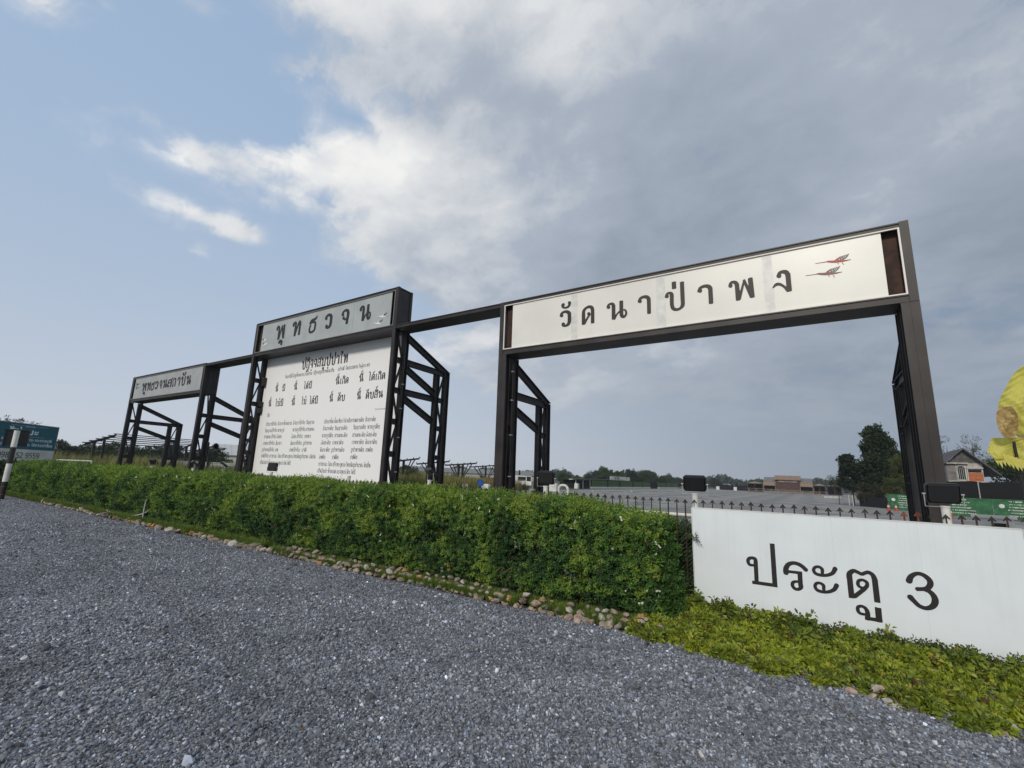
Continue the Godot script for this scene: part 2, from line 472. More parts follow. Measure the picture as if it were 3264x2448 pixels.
func sign_letter(ch: String, x0: float, x1: float, base: float, high: float, z: float, mat: Material, parent: Node3D, span := 0.0, grow := 0.0) -> void:
	# a single raised letter; x0..x1 its width, high its consonant height
	var o := obj("letter", letter(ch, grow), mat, parent)
	var adv := span if span > 0.0 else float(GLYPH[ch].get_slice(";", 0)) + 2.0
	o.scale = Vector3((x1 - x0) / adv, high / 100.0, 0.004)
	o.position = Vector3(x0, base, z) - parent.position

func write_line(buf: PackedFloat32Array, bw: int, bh: int, text: String, x0: float, x1: float, y: float, high: float, bold := 1.0) -> void:
	# prints a line into a coverage buffer; pixels, y down, fitted between x0 and x1
	var total := 0.0
	for ch in text:
		total += 44.0 if ch == " " else (float(GLYPH[ch].get_slice(";", 0)) + 14.0 if GLYPH.has(ch) and float(GLYPH[ch].get_slice(";", 0)) > 0 else 0.0)
	var kx := (x1 - x0) / maxf(total, 1.0)
	var ky := high / 100.0
	var penx := x0
	var lastw := 90.0
	var upper := false
	for ch in text:
		if ch == " ":
			penx += 44.0 * kx
			continue
		if not GLYPH.has(ch):
			continue
		var w := float(GLYPH[ch].get_slice(";", 0))
		var ox := penx
		var oy := y
		if w <= 0.0:
			ox = penx - (lastw + 10.0) * kx + (lastw - 84.0) * 0.5 * kx
			if ch in "่้็์":
				oy = y - (38.0 * ky if upper else 0.0)
				if ch == "่" and not upper:
					ox += 10 * kx
			else:
				upper = upper or ch in "ิีืั"
		else:
			upper = false
		for s in pen(GLYPH[ch].substr(GLYPH[ch].find(";") + 1)):
			var a := Vector2(ox + s[0].x * kx, oy - s[0].y * ky)
			var b := Vector2(ox + s[1].x * kx, oy - s[1].y * ky)
			var k := (kx + ky) * 0.5 * bold
			var t := [a, b, maxf(s[2] * k, 0.5), maxf(s[3] * k, 0.5), s[4], s[5]]
			var m: float = maxf(t[2], t[3]) + 1.0
			for j in range(maxi(0, int(minf(a.y, b.y) - m)), mini(bh - 1, int(maxf(a.y, b.y) + m) + 1)):
				for i in range(maxi(0, int(minf(a.x, b.x) - m)), mini(bw - 1, int(maxf(a.x, b.x) + m) + 1)):
					var cov := clampf(0.5 - pen_depth(Vector2(i + 0.5, j + 0.5), t), 0.0, 1.0)
					if cov > buf[j * bw + i]:
						buf[j * bw + i] = cov
		if w > 0.0:
			penx += (w + 14.0) * kx
			lastw = w

# strokes of a long-billed bird in flight, facing left; 640 units from bill to tail
const BIRD := "S 0 0 5 100 -5 7 190 -9 9 205 -4 14 245 -9 34 335 -32 50 415 -38 58 475 -48 44 545 -56 24 640 -53 3;S 385 -6 40 425 24 30 460 54 5;S 405 -80 9 420 -112 7;S 480 -88 9 505 -144 7"
const WING := "S 612 84 10 570 18 9 515 -22 7;L 462 52 4 610 80 4;L 455 38 4 600 62 4;L 448 24 4 588 42 4;L 445 8 4 572 22 4;L 444 -8 4 552 4 4;L 446 -22 4 534 -10 4"

func bird(x0: float, x1: float, y: float, z: float, mat: Material, parent: Node3D, mirrored := false) -> void:
	var k := (x1 - x0) / 640.0
	for part in [["bird", BIRD], ["bird_wing", WING]]:
		var segs := pen(part[1])
		if mirrored:
			for s in segs:
				s[0] = Vector2(640 - s[0].x, s[0].y)
				s[1] = Vector2(640 - s[1].x, s[1].y)
		var o := obj(part[0], inked(segs, 5.0, 3.0), mat if part[0] == "bird" else M.wing, parent)
		o.scale = Vector3(k, k, 0.004)
		o.position = Vector3(x0, y, z) - parent.position

# ---------------------------------------------------------------- materials

func make_materials() -> void:
	M.steel = worn(0.022, 0.0165, 0.0145, 0.5, 0.35, 0.25, 3)
	M.steel_dark = worn(0.018, 0.015, 0.014, 0.6, 0.35, 0.3, 4)
	M.rust = worn(0.05, 0.022, 0.014, 0.8, 0.4, 0.6, 5)
	M.panel_white = worn(0.79, 0.78, 0.72, 0.34, 0.035, 0.14, 6)
	M.panel_grey = worn(0.39, 0.425, 0.425, 0.45, 0.06, 0.2, 7)
	M.panel_dull = worn(0.36, 0.375, 0.38, 0.5, 0.06, 0.25, 8)
	M.trim = paint(0.78, 0.74, 0.70, 0.45)
	M.trim_grey = paint(0.22, 0.20, 0.19, 0.5)
	M.ink = paint(0.014, 0.012, 0.012, 0.5)
	M.ink_brown = paint(0.022, 0.014, 0.012, 0.55)
	M.wing = paint(0.13, 0.13, 0.12, 0.5)
	M.coral = paint(0.42, 0.075, 0.07, 0.5)
	M.clay = paint(0.22, 0.10, 0.085, 0.5)
	M.silver = paint(0.80, 0.82, 0.82, 0.35)
	M.sign_white = worn(0.765, 0.815, 0.85, 0.42, 0.018, 0.5, 9)
	M.galv = worn(0.42, 0.42, 0.40, 0.42, 0.18, 1.2, 10)
	M.galv.metallic = 0.35
	M.white_pipe = worn(0.66, 0.65, 0.60, 0.5, 0.12, 1.5, 11)
	M.lamp_black = paint(0.012, 0.012, 0.013, 0.42)
	M.lamp_rim = paint(0.04, 0.042, 0.045, 0.3)
	M.picket = paint(0.024, 0.018, 0.016, 0.65)
	M.picket_rusty = worn(0.17, 0.045, 0.022, 0.8, 0.5, 6.0, 12)
	M.picket_brown = worn(0.05, 0.027, 0.019, 0.75, 0.5, 6.0, 13)
	M.wire = paint(0.10, 0.11, 0.09, 0.6)
	M.concrete = worn(0.46, 0.45, 0.42, 0.9, 0.18, 0.6, 14)
	M.whitewash = worn(0.66, 0.66, 0.63, 0.85, 0.1, 0.5, 15)
	M.net = paint(0.009, 0.009, 0.010, 0.95)
	M.bark = worn(0.10, 0.075, 0.055, 0.95, 0.35, 1.5, 16, 4.0)
	M.twig = worn(0.11, 0.075, 0.045, 0.95, 0.35, 4.0, 17)
	M.leaf = leafy(1.0, 1.0, 1.0, 0.22)
	M.petal = paint(0.62, 0.64, 0.52, 0.6)
	M.thatch = worn(0.235, 0.165, 0.115, 0.95, 0.28, 0.7, 18)
	M.thatch_grey = worn(0.17, 0.165, 0.16, 0.95, 0.25, 0.5, 19)
	M.timber = worn(0.085, 0.05, 0.04, 0.85, 0.25, 0.5, 20)
	M.rail_wood = worn(0.24, 0.18, 0.125, 0.85, 0.2, 0.7, 21)
	M.dark = paint(0.012, 0.012, 0.012, 0.9)
	M.glass = paint(0.02, 0.024, 0.028, 0.12)
	M.turf = worn(0.052, 0.085, 0.026, 0.95, 0.35, 0.9, 22, 6.0)

func gravel_material(scale: float) -> StandardMaterial3D:
	# crushed blue-grey stone: one cellular pattern gives each chip its own tone, its distance field the relief
	var cells := noise(FastNoiseLite.TYPE_CELLULAR, 0.062, 1, 31)
	cells.cellular_return_type = FastNoiseLite.RETURN_CELL_VALUE
	cells.cellular_jitter = 1.0
	var edge := noise(FastNoiseLite.TYPE_CELLULAR, 0.062, 1, 31)
	edge.cellular_return_type = FastNoiseLite.RETURN_DISTANCE
	edge.cellular_jitter = 1.0
	var m := StandardMaterial3D.new()
	m.albedo_texture = ntex(cells, 1024, [0.0, 0.18, 0.5, 0.8, 0.95, 1.0], [lin(0.07, 0.078, 0.092), lin(0.12, 0.13, 0.148), lin(0.19, 0.205, 0.23), lin(0.27, 0.285, 0.31), lin(0.37, 0.38, 0.40), lin(0.62, 0.62, 0.62)])
	m.normal_enabled = true
	m.normal_texture = ntex(edge, 1024, [], [], 10.0)
	m.normal_scale = 0.9
	m.roughness = 0.85
	m.uv1_triplanar = true
	m.uv1_world_triplanar = true
	m.uv1_scale = Vector3.ONE * scale
	# slow drift of tone over the yard
	m.detail_enabled = true
	m.detail_blend_mode = BaseMaterial3D.BLEND_MODE_MUL
	m.detail_uv_layer = BaseMaterial3D.DETAIL_UV_2
	m.detail_albedo = ntex(noise(FastNoiseLite.TYPE_SIMPLEX_SMOOTH, 0.01, 5, 33), 512, [0.25, 0.75], [lin(0.80, 0.80, 0.82), lin(1.0, 1.0, 1.0)])
	m.uv2_triplanar = true
	m.uv2_world_triplanar = true
	m.uv2_scale = Vector3.ONE * 0.11
	return m

# ---------------------------------------------------------------- plants

func leaf_cluster(leaves: int, reach: float, long: float, wide: float, sd: int, upright := 0.0) -> Mesh:
	# leaves set round a point, each two triangles folded along the midrib
	var r := RandomNumberGenerator.new()
	r.seed = sd
	var o := Mb.new()
	for i in leaves:
		var d := Vector3(r.randfn(), r.randfn() + upright, r.randfn()).normalized()
		var root := d * reach * r.randf_range(0.15, 0.7)
		var out := (d + Vector3(r.randfn(), r.randfn(), r.randfn()) * 0.45).normalized()
		var side := out.cross(Vector3(r.randfn(), r.randfn(), r.randfn())).normalized()
		var up := side.cross(out)
		var l := long * r.randf_range(0.7, 1.2)
		var w := wide * r.randf_range(0.8, 1.2) / 2
		o.tint = Color.WHITE * r.randf_range(0.8, 1.15)
		var tip := root + out * l - up * l * 0.12
		var mid := root + out * l * 0.45
		o.tri(root, mid + side * w + up * w * 0.35, tip)
		o.tri(root, tip, mid - side * w + up * w * 0.35)
	return o.mesh()

func sprig(pairs: int, stem: float, long: float, wide: float, sd: int) -> Mesh:
	# a shoot along +y with leaves in pairs and one at its tip
	var r := RandomNumberGenerator.new()
	r.seed = sd
	var o := Mb.new()
	for i in pairs * 2 + 1:
		var at := Vector3(0, stem * (0.2 + 0.8 * (i / 2) / pairs), 0)
		var a := (i % 2) * PI + (i / 2) * 1.1 + r.randf_range(-0.4, 0.4)
		var out := Vector3(cos(a), r.randf_range(0.15, 0.7), sin(a)).normalized()
		if i == pairs * 2:
			at = Vector3(0, stem, 0)
			out = Vector3(0.2, 1, 0.1).normalized()
		var side := out.cross(Vector3.UP).normalized()
		side = side.rotated(out, r.randf_range(-0.6, 0.6))
		var up := side.cross(out)
		var l := long * r.randf_range(0.75, 1.15)
		var w := wide * r.randf_range(0.8, 1.15) / 2
		o.tint = Color.WHITE * r.randf_range(0.85, 1.12)
		var tip := at + out * l - up * l * 0.15
		var mid := at + out * l * 0.5
		o.tri(at, mid + side * w + up * w * 0.3, tip)
		o.tri(at, tip, mid - side * w + up * w * 0.3)
	return o.mesh()

func rand_turn(r: RandomNumberGenerator) -> Basis:
	return Basis.from_euler(Vector3(r.randf() * TAU, r.randf() * TAU, r.randf() * TAU))

func mix_tint(r: RandomNumberGenerator, a: Color, b: Color) -> Color:
	var k := a.lerp(b, clampf(r.randfn(0.5, 0.28), 0.0, 1.0)) * r.randf_range(0.8, 1.2)
	k.a = 1.0
	return k

var clump_leaf: Mesh
var clump_fine: Mesh

func tree(called: String, label: String, base: Vector3, crowns: Array, per: float, size: float, a: Color, b: Color, sd: int, trunks := [], group := "", fine := false) -> Node3D:
	# crowns: [offset, radii]; trunks: [[offset, top offset, radius]]
	var o := thing(called, label, "tree" if called.ends_with("tree") or called == "bamboo" else "shrub", base, group)
	var r := RandomNumberGenerator.new()
	r.seed = sd
	for t in trunks:
		var m := Mb.new()
		var p: Vector3 = t[0]
		var e: Vector3 = t[1]
		var mid := p.lerp(e, 0.5) + Vector3(r.randf_range(-0.15, 0.15), 0, r.randf_range(-0.15, 0.15))
		m.tube(p, mid, t[2], t[2] * 0.75, 7)
		m.tube(mid, e, t[2] * 0.75, t[2] * 0.4, 7)
		obj("trunk", m, M.bark, o)
		for k in 4:
			var lb := Mb.new()
			var s := mid.lerp(e, r.randf())
			lb.tube(s, s + Vector3(r.randfn(), r.randf_range(0.4, 1.4), r.randfn()) * (e - p).length() * 0.22, t[2] * 0.4, t[2] * 0.12, 5)
			obj("limb", lb, M.bark, o)
	var where := []
	var tints := []
	for c in crowns:
		var rad: Vector3 = c[1]
		var n := int(per * (rad.x * rad.y + rad.y * rad.z + rad.x * rad.z) / (size * size))
		# the crown is a heap of boughs, so its outline is lumpy and has gaps
		var boughs := []
		for k in 16:
			boughs.push_back([Vector3(r.randfn(), r.randfn(), r.randfn()).normalized() * r.randf_range(0.5, 0.85), r.randf_range(0.25, 0.48), r.randf_range(0.0, 1.0)])
		for i in n:
			var g: Array = boughs[r.randi() % boughs.size()]
			var d := Vector3(r.randfn(), r.randfn(), r.randfn()).normalized()
			var p: Vector3 = g[0] + d * g[1] * pow(r.randf(), 0.35)
			where.push_back(Transform3D(rand_turn(r).scaled(Vector3.ONE * size * r.randf_range(0.7, 1.3)), c[0] + p * rad))
			tints.push_back(mix_tint(r, a, b).lerp(a if g[2] < 0.5 else b, 0.3))
	scatter("crown", clump_fine if fine else clump_leaf, M.leaf, where, tints, o)
	return o

# ---------------------------------------------------------------- the gate

func chan(o: Mb, x0: float, x1: float, y0: float, y1: float, z0 := -14.0, z1 := -14.92) -> void:
	# a boxed channel beam along x, its two lips a little proud of the web
	o.span(Vector3(x0, y0, z1 + 0.02), Vector3(x1, y1, z0 - 0.025))
	o.span(Vector3(x0, y0 - 0.004, z1), Vector3(x1, y0 + 0.03, z0))
	o.span(Vector3(x0, y1 - 0.03, z1), Vector3(x1, y1 + 0.004, z0))

func tower(g: Node3D, x0: float, x1: float, top: float, tall: bool, double_to := INF) -> void:
	# a lattice column (front chord, inner chord) with the raking buttress frame behind it
	var xm := (x0 + x1) / 2
	var w := x1 - x0
	var m := Mb.new()
	m.ibeam(Vector3(xm, 0, -14.14), Vector3(xm, top, -14.14), w, 0.28)
	var col := obj("column", m, M.steel, g)
	m = Mb.new()
	m.ibeam(Vector3(xm, 0, -14.775), Vector3(xm, top, -14.775), w, 0.31)
	obj("inner_chord", m, M.steel_dark, col)
	if double_to < INF:
		var low := minf(x1, double_to) if double_to > x1 else double_to
		var high := maxf(x0, double_to) if double_to < x0 else double_to
		var a := x1 if double_to > x1 else double_to
		var b := double_to if double_to > x1 else x0
		m = Mb.new()
		m.ibeam(Vector3((a + b) / 2, 0, -14.145), Vector3((a + b) / 2, 6.06, -14.145), b - a - 0.004, 0.28)
		obj("doubling_post", m, M.steel, col)
		m = Mb.new()
		m.ibeam(Vector3((a + b) / 2, 0, -14.78), Vector3((a + b) / 2, 6.06, -14.78), b - a - 0.004, 0.31)
		obj("doubling_post", m, M.steel_dark, col)
	var ys := [6.58, 5.19, 3.78, 2.36, 0.92] if tall else [4.72, 3.36, 1.96, 0.6]
	var outer := 6.73 if tall else 4.84
	for i in ys.size():
		m = Mb.new()
		m.ibeam(Vector3(xm, ys[i], -14.28), Vector3(xm, ys[i], -14.62), w * 0.8, 0.25)
		obj("rung", m, M.steel_dark, col)
		var upper: float = ys[i - 1] - 0.12 if i else top - 0.2
		var z := [-14.27, -14.63] if i % 2 == 0 else [-14.63, -14.27]
		m = Mb.new()
		m.bar(Vector3(xm, upper, z[0]), Vector3(xm, ys[i] + 0.12, z[1]), 0.08, 0.06)
		obj("lattice_bar", m, M.steel_dark, col)
	m = Mb.new()
	m.ibeam(Vector3(xm, 0, -17.82), Vector3(xm, outer - 0.06, -17.82), w, 0.36)
	var but := obj("buttress", m, M.steel_dark, g)
	m = Mb.new()
	m.ibeam(Vector3(xm, 0, -17.1), Vector3(xm, ys[0] - 0.13, -17.1), w, 0.3)
	obj("inner_chord", m, M.steel_dark, but)
	for i in ys.size():
		if i:
			m = Mb.new()
			m.ibeam(Vector3(xm, ys[i], -17.25), Vector3(xm, ys[i], -17.64), w * 0.8, 0.23)
			obj("rung", m, M.steel_dark, but)
			var z := [-17.63, -17.26] if i % 2 else [-17.26, -17.63]
			m = Mb.new()
			m.bar(Vector3(xm, ys[i - 1] - 0.12, z[0]), Vector3(xm, ys[i] + 0.12, z[1]), 0.08, 0.06)
			obj("lattice_bar", m, M.steel_dark, but)
	var struts := [[7.78, 6.58, -17.98], [6.58, 6.58, -17.64], [6.30, 5.47, -16.95], [5.19, 5.19, -16.95], [4.91, 4.08, -16.95]] if tall else [[5.92, 4.71, -17.98], [4.70, 4.70, -17.64], [4.21, 3.57, -16.95]]
	for s in struts:
		m = Mb.new()
		m.ibeam(Vector3(xm, s[0], -14.9), Vector3(xm, s[1], s[2]), w * 0.96, 0.28)
		obj("strut", m, M.steel_dark, but)

func header(g: Node3D, x0: float, x1: float, y0: float, y1: float, px0: float, px1: float, panel: Material, trim: Material) -> MeshInstance3D:
	# a boxed name header: beams below and above, sheet with gaps left at both ends, rusty sheet behind
	var m := Mb.new()
	chan(m, x0, x1, y0 - 0.19, y0 - 0.002)
	obj("header_beam", m, M.steel, g)
	m = Mb.new()
	chan(m, x0, x1, y1 + 0.002, y1 + 0.12)
	obj("header_beam", m, M.steel, g)
	m = Mb.new()
	m.span(Vector3(x0 + 0.01, y0, -14.26), Vector3(x1 - 0.01, y1, -14.22))
	obj("back_sheet", m, M.rust, g)
	m = Mb.new()
	m.span(Vector3(px0, y0 + 0.02, -14.07), Vector3(px1, y1 - 0.02, -14.05))
	var p := obj("name_panel", m, panel, g)
	m = Mb.new()
	m.span(Vector3(x0 + 0.002, y0, -14.05), Vector3(x0 + 0.04, y1, -14.003))
	m.span(Vector3(x1 - 0.04, y0, -14.05), Vector3(x1 - 0.002, y1, -14.003))
	m.span(Vector3(x0 + 0.04, y0 + 0.001, -14.05), Vector3(x1 - 0.04, y0 + 0.035, -14.004))
	m.span(Vector3(x0 + 0.04, y1 - 0.035, -14.05), Vector3(x1 - 0.04, y1 - 0.001, -14.004))
	obj("trim", m, trim, p)
	return p

func build_gate() -> void:
	var g := thing("entrance_gate", "long dark brown steel entrance gate with three name boxes on raking lattice columns", "gate")
	tower(g, -44.29, -44.09, 6.15, false)
	tower(g, -32.69, -32.49, 7.95, false)
	tower(g, -26.93, -26.73, 7.95, true)
	tower(g, -15.25, -15.05, 7.95, true)
	tower(g, -9.39, -9.212, 6.06, false, -9.05)
	tower(g, 2.362, 2.54, 6.06, false, 2.19)
	# cheeks of the boxes: short posts on both sides of each header
	for x in [[-44.29, -44.12, 6.16, 8.15], [-32.66, -32.49, 6.16, 8.15], [-26.93, -26.76, 7.95, 9.96], [-15.24, -15.05, 7.95, 9.98], [-9.39, -9.212, 6.07, 8.145], [2.362, 2.54, 6.07, 8.16]]:
		var m := Mb.new()
		m.span(Vector3(x[0], x[2], -14.14), Vector3(x[1], x[3], -13.997))
		m.span(Vector3(x[0], x[2], -14.925), Vector3(x[1], x[3], -14.8))
		m.span(Vector3((x[0] + x[1]) / 2 + 0.03, x[2], -14.82), Vector3((x[0] + x[1]) / 2 + 0.05, x[3], -14.12))
		m.span(Vector3(x[0] + 0.01, x[3] - 0.05, -14.82), Vector3(x[1] - 0.01, x[3] - 0.01, -14.12))
		obj("box_post", m, M.steel, g)
	# links between the boxes
	for x in [[-32.488, -26.932, 7.95, 8.10], [-15.048, -9.392, 7.97, 8.13]]:
		var m := Mb.new()
		chan(m, x[0], x[1], x[2], x[3])
		obj("link_beam", m, M.steel, g)
	var left := header(g, -44.118, -32.662, 6.36, 8.03, -43.79, -32.92, M.panel_dull, M.trim_grey)
	var mid := header(g, -26.758, -15.242, 8.14, 9.85, -26.22, -15.50, M.panel_grey, M.trim_grey)
	var right := header(g, -9.21, 2.36, 6.26, 8.02, -8.855, 2.0, M.panel_white, M.trim)
	for seam in [[mid, -23.85, 8.16, 9.83], [mid, -21.0, 8.16, 9.83], [mid, -18.15, 8.16, 9.83]]:
		var m := Mb.new()
		m.span(Vector3(seam[1], seam[2], -14.05), Vector3(seam[1] + 0.012, seam[3], -14.0485))
		obj("seam", m, M.trim_grey, seam[0])
	# strips of sealing tape over the joints of the white panel
	var tape := worn(0.70, 0.70, 0.665, 0.42, 0.09, 0.8, 301)
	for x in [[-6.45, 0.24], [-3.55, 0.28], [-0.62, 0.24]]:
		var m := Mb.new()
		m.span(Vector3(x[0], 6.29, -14.05), Vector3(x[0] + x[1], 7.99, -14.0478))
		obj("tape_strip", m, tape, right)
	var z := -14.049
	for t in [["ว", -6.89, -6.45, 6.79, 0.60], ["ั", -6.86, -6.44, 6.80, 0.60], ["ด", -6.06, -5.59, 6.77, 0.62], ["น", -5.17, -4.49, 6.78, 0.58], ["า", -4.13, -3.71, 6.80, 0.60], ["ป", -3.29, -2.68, 6.79, 0.585], ["่", -3.29, -2.68, 6.79, 0.585], ["า", -2.34, -1.91, 6.81, 0.59], ["พ", -1.50, -0.83, 6.79, 0.58], ["ง", -0.42, 0.03, 6.81, 0.60]]:
		sign_letter(t[0], t[1], t[2], t[3], t[4], z, M.ink_brown, right, {"ั": 66.0, "่": 104.0}.get(t[0], 0.0))
	bird(0.60, 1.36, 7.475, z, M.coral, right)
	bird(0.36, 1.15, 7.18, z, M.clay, right)
	for t in [["พ", -24.80, -23.91, 8.69, 0.80], ["ุ", -24.66, -23.99, 8.69, 0.72], ["ท", -23.24, -22.44, 8.69, 0.80], ["ธ", -21.76, -21.06, 8.69, 0.76], ["ว", -20.38, -19.79, 8.69, 0.80], ["จ", -19.05, -18.43, 8.71, 0.77], ["น", -17.70, -16.88, 8.69, 0.76]]:
		sign_letter(t[0], t[1], t[2], t[3], t[4], z, M.ink, mid, {"ุ": 70.0}.get(t[0], 0.0), 1.2)
	bird(-16.54, -15.72, 8.74, z, M.silver, mid)
	bird(-16.80, -15.96, 8.44, z, M.silver, mid)
	bird(-26.16, -25.44, 8.86, z, M.silver, mid, true)
	bird(-26.08, -25.30, 8.60, z, M.silver, mid, true)
	for t in [["พ", -42.35, -41.54, 6.89, 0.61], ["ุ", -42.25, -41.6, 6.89, 0.6], ["ท", -41.46, -40.79, 6.89, 0.61], ["ธ", -40.76, -40.12, 6.89, 0.56], ["ว", -40.04, -39.51, 6.89, 0.61], ["จ", -39.28, -38.82, 6.89, 0.60], ["น", -38.69, -38.02, 6.89, 0.60], ["ส", -37.95, -37.25, 6.89, 0.56], ["ถ", -37.20, -36.61, 6.89, 0.6], ["า", -36.42, -35.98, 6.89, 0.59], ["บ", -35.85, -35.20, 6.88, 0.60], ["ั", -35.80, -35.2, 6.88, 0.62], ["น", -35.05, -34.39, 6.87, 0.60]]:
		sign_letter(t[0], t[1], t[2], t[3], t[4], z, M.ink, left, {"ุ": 70.0, "ั": 70.0}.get(t[0], 0.0), 1.6)
	bird(-43.62, -42.85, 7.56, z, M.ink, left, true)
	bird(-43.62, -42.85, 7.28, z, M.wing, left, true)
	# clamps and conduits on the columns
	for c in [[-26.6, 6.55, 0.5], [-26.62, 5.2, 0.28], [-26.62, 4.82, 0.28]]:
		var m := Mb.new()
		m.span(Vector3(c[0] - 0.12, c[1] - c[2] / 2, -14.84), Vector3(c[0] + 0.1, c[1] + c[2] / 2, -14.64))
		obj("clamp", m, M.steel_dark, g)
	for c in [[-9.035, -14.5, 0.4, 6.0], [-15.03, -14.7, 0.4, 7.6]]:
		var m := Mb.new()
		m.tube(Vector3(c[0], c[2], c[1]), Vector3(c[0], c[3], c[1]), 0.018, 0.018, 6)
		var pipe := obj("conduit", m, M.steel, g)
		for y in [1.6, 3.1, 4.4, 5.5]:
			m = Mb.new()
			m.span(Vector3(c[0] - 0.06, y - 0.02, c[1] - 0.06), Vector3(c[0] + 0.03, y + 0.02, c[1] + 0.06))
			obj("pipe_clip", m, M.galv, pipe)
	# the text board hung under the middle box
	var b := thing("text_board", "large white board of black text hung under the middle name box", "notice board", Vector3(-20.975, 0.55, -14.87))
	var m := Mb.new()
	m.span(Vector3(-5.725, 0, -0.03), Vector3(5.725, 7.4, -0.002))
	obj("board_frame", m, M.whitewash, b)
	m = Mb.new()
	m.sheet(Vector3(-5.725, 0, 0.002), Vector3(5.725, 0, 0.002), Vector3(5.725, 7.4, 0.002), Vector3(-5.725, 7.4, 0.002))
	var face := StandardMaterial3D.new()
	face.albedo_texture = board_print()
	face.roughness = 0.55
	obj("printed_face", m, face, b)

func board_print() -> ImageTexture:
	# 11.45 x 7.4 m; columns of verse under a large heading
	var w := 2048
	var h := 1324
	var k := w / 11.45
	var big := PackedFloat32Array()
	big.resize(w * h)
	var small := big.duplicate()
	var lines := [["ปฏิจฺจสมุปฺปาโท", -23.19, -19.24, 7.00, 0.47],
		["นี้", -25.50, -25.21, 5.88, 0.30], ["มี", -24.82, -24.50, 5.87, 0.30], ["นี้", -23.67, -23.36, 5.86, 0.30], ["ได้มี", -22.77, -22.02, 5.85, 0.30], ["นี้เกิด", -20.07, -19.02, 5.90, 0.31], ["นี้", -18.25, -17.90, 5.90, 0.31], ["ได้เกิด", -17.56, -16.37, 5.90, 0.31],
		["นี้", -26.01, -25.70, 5.03, 0.31], ["ไม่มี", -25.30, -24.51, 5.01, 0.31], ["นี้", -23.72, -23.38, 4.99, 0.31], ["ไม่", -22.81, -22.35, 4.99, 0.31], ["ได้มี", -22.10, -21.34, 4.98, 0.31], ["นี้", -20.42, -20.10, 5.01, 0.31], ["ดับ", -19.74, -19.15, 5.01, 0.31], ["นี้", -18.29, -17.96, 5.01, 0.32], ["ดับสิ้น", -17.63, -16.41, 5.01, 0.32]]
	for t in lines:
		write_line(big, w, h, t[0], (t[1] + 26.7) * k, (t[2] + 26.7) * k, (7.95 - t[3]) * k, t[4] * k, 1.2)
	var fine := [["ในกรณีนี้ ภิกษุทั้งหลาย อริยสาวก  ปฏิจจสมุปบาทนั้นเป็น", -24.68, -20.28, 6.61], ["อย่างดี  โดยแยบคาย ใจผู้กระทำ", -19.99, -17.55, 6.62], ["คือ", -25.95, -25.70, 4.43],
		["อวิชชาปัจจัย  สังขารทั้งหลาย  สังขารปัจจัย  วิญญาณ", -25.97, -21.44, 3.91], ["อวิชชานั้น นั่นเทียว ไม่เหลือจางคลายดับ  สังขารดับ", -20.64, -16.77, 3.90],
		["วิญญาณปัจจัย นามรูป", -25.98, -24.07, 3.54], ["นามรูปปัจจัย สฬายตนะ", -23.30, -21.34, 3.54], ["สังขารดับ  วิญญาณดับ", -20.66, -18.75, 3.54], ["วิญญาณดับ  นามรูปดับ", -18.31, -16.45, 3.55],
		["สฬายตนะปัจจัย ผัสสะ", -25.99, -24.22, 3.19], ["ผัสสะปัจจัย  เวทนา", -23.32, -21.61, 3.17], ["นามรูปดับ  สฬายตนะดับ", -20.69, -18.69, 3.18], ["สฬายตนะดับ ผัสสะดับ", -18.33, -16.61, 3.18],
		["เวทนาปัจจัย  ตัณหา", -26.01, -24.17, 2.82], ["ตัณหาปัจจัย  อุปาทาน", -23.33, -21.46, 2.81], ["ผัสสะดับ  เวทนาดับ", -20.69, -18.93, 2.82], ["เวทนาดับ  ตัณหาดับ", -18.32, -16.54, 2.83],
		["อุปาทานปัจจัย  ภพ", -26.04, -24.43, 2.45], ["ภพปัจจัย  ชาติ", -23.37, -21.84, 2.45], ["ตัณหาดับ  อุปาทานดับ", -20.70, -18.80, 2.46], ["อุปาทานดับ  ภพดับ", -18.33, -16.78, 2.47],
		["ชาติปัจจัย ชรามรณะ โสกะปริเทวะทุกขะโทมนัสอุปายาสะ เกิดขึ้น", -26.04, -21.00, 2.11], ["ภพดับ", -20.72, -20.21, 2.10], ["ชาติดับ", -19.70, -19.18, 2.10], ["ชาติดับ", -18.33, -17.81, 2.12],
		["เป็นอันว่า ทั้งหมด กองทุกข์ เกิด ได้มี", -26.08, -23.10, 1.74], ["ชรามรณะ โสกะปริเทวะทุกขะโทมนัสอุปายาสะ ดับสิ้น", -20.71, -16.84, 1.75], ["เป็นอันว่า ทั้งหมด กองทุกข์ ดับ ได้มี", -20.75, -17.84, 1.41]]
	for t in fine:
		write_line(small, w, h, t[0], (t[1] + 26.7) * k, (t[2] + 26.7) * k, (7.95 - t[3]) * k, 0.16 * k, 0.95)
	write_line(small, w, h, "สังขารดับ วิญญาณดับ", (26.7 - 16.9) * k, (26.7 - 16.19) * k, (7.95 - 4.44) * k, 0.05 * k, 0.8)
	var paper := Color(0.945, 0.945, 0.94)
	var bytes := PackedByteArray()
	bytes.resize(w * h * 3)
	var dirt := noise(FastNoiseLite.TYPE_SIMPLEX_SMOOTH, 0.006, 4, 77)
	for j in h:
		for i in w:
			var c := maxf(big[j * w + i] * 0.92, small[j * w + i] * 0.82)
			var g := paper.r - 0.012 * absf(dirt.get_noise_2d(i, j * 0.6))
			var at := (j * w + i) * 3
			var v := int(255.0 * lerpf(g, 0.12, c))
			bytes[at] = v
			bytes[at + 1] = v
			bytes[at + 2] = v
	return ImageTexture.create_from_image(Image.create_from_data(w, h, false, Image.FORMAT_RGB8, bytes))

# ---------------------------------------------------------------- drive, hedge, fence and sign

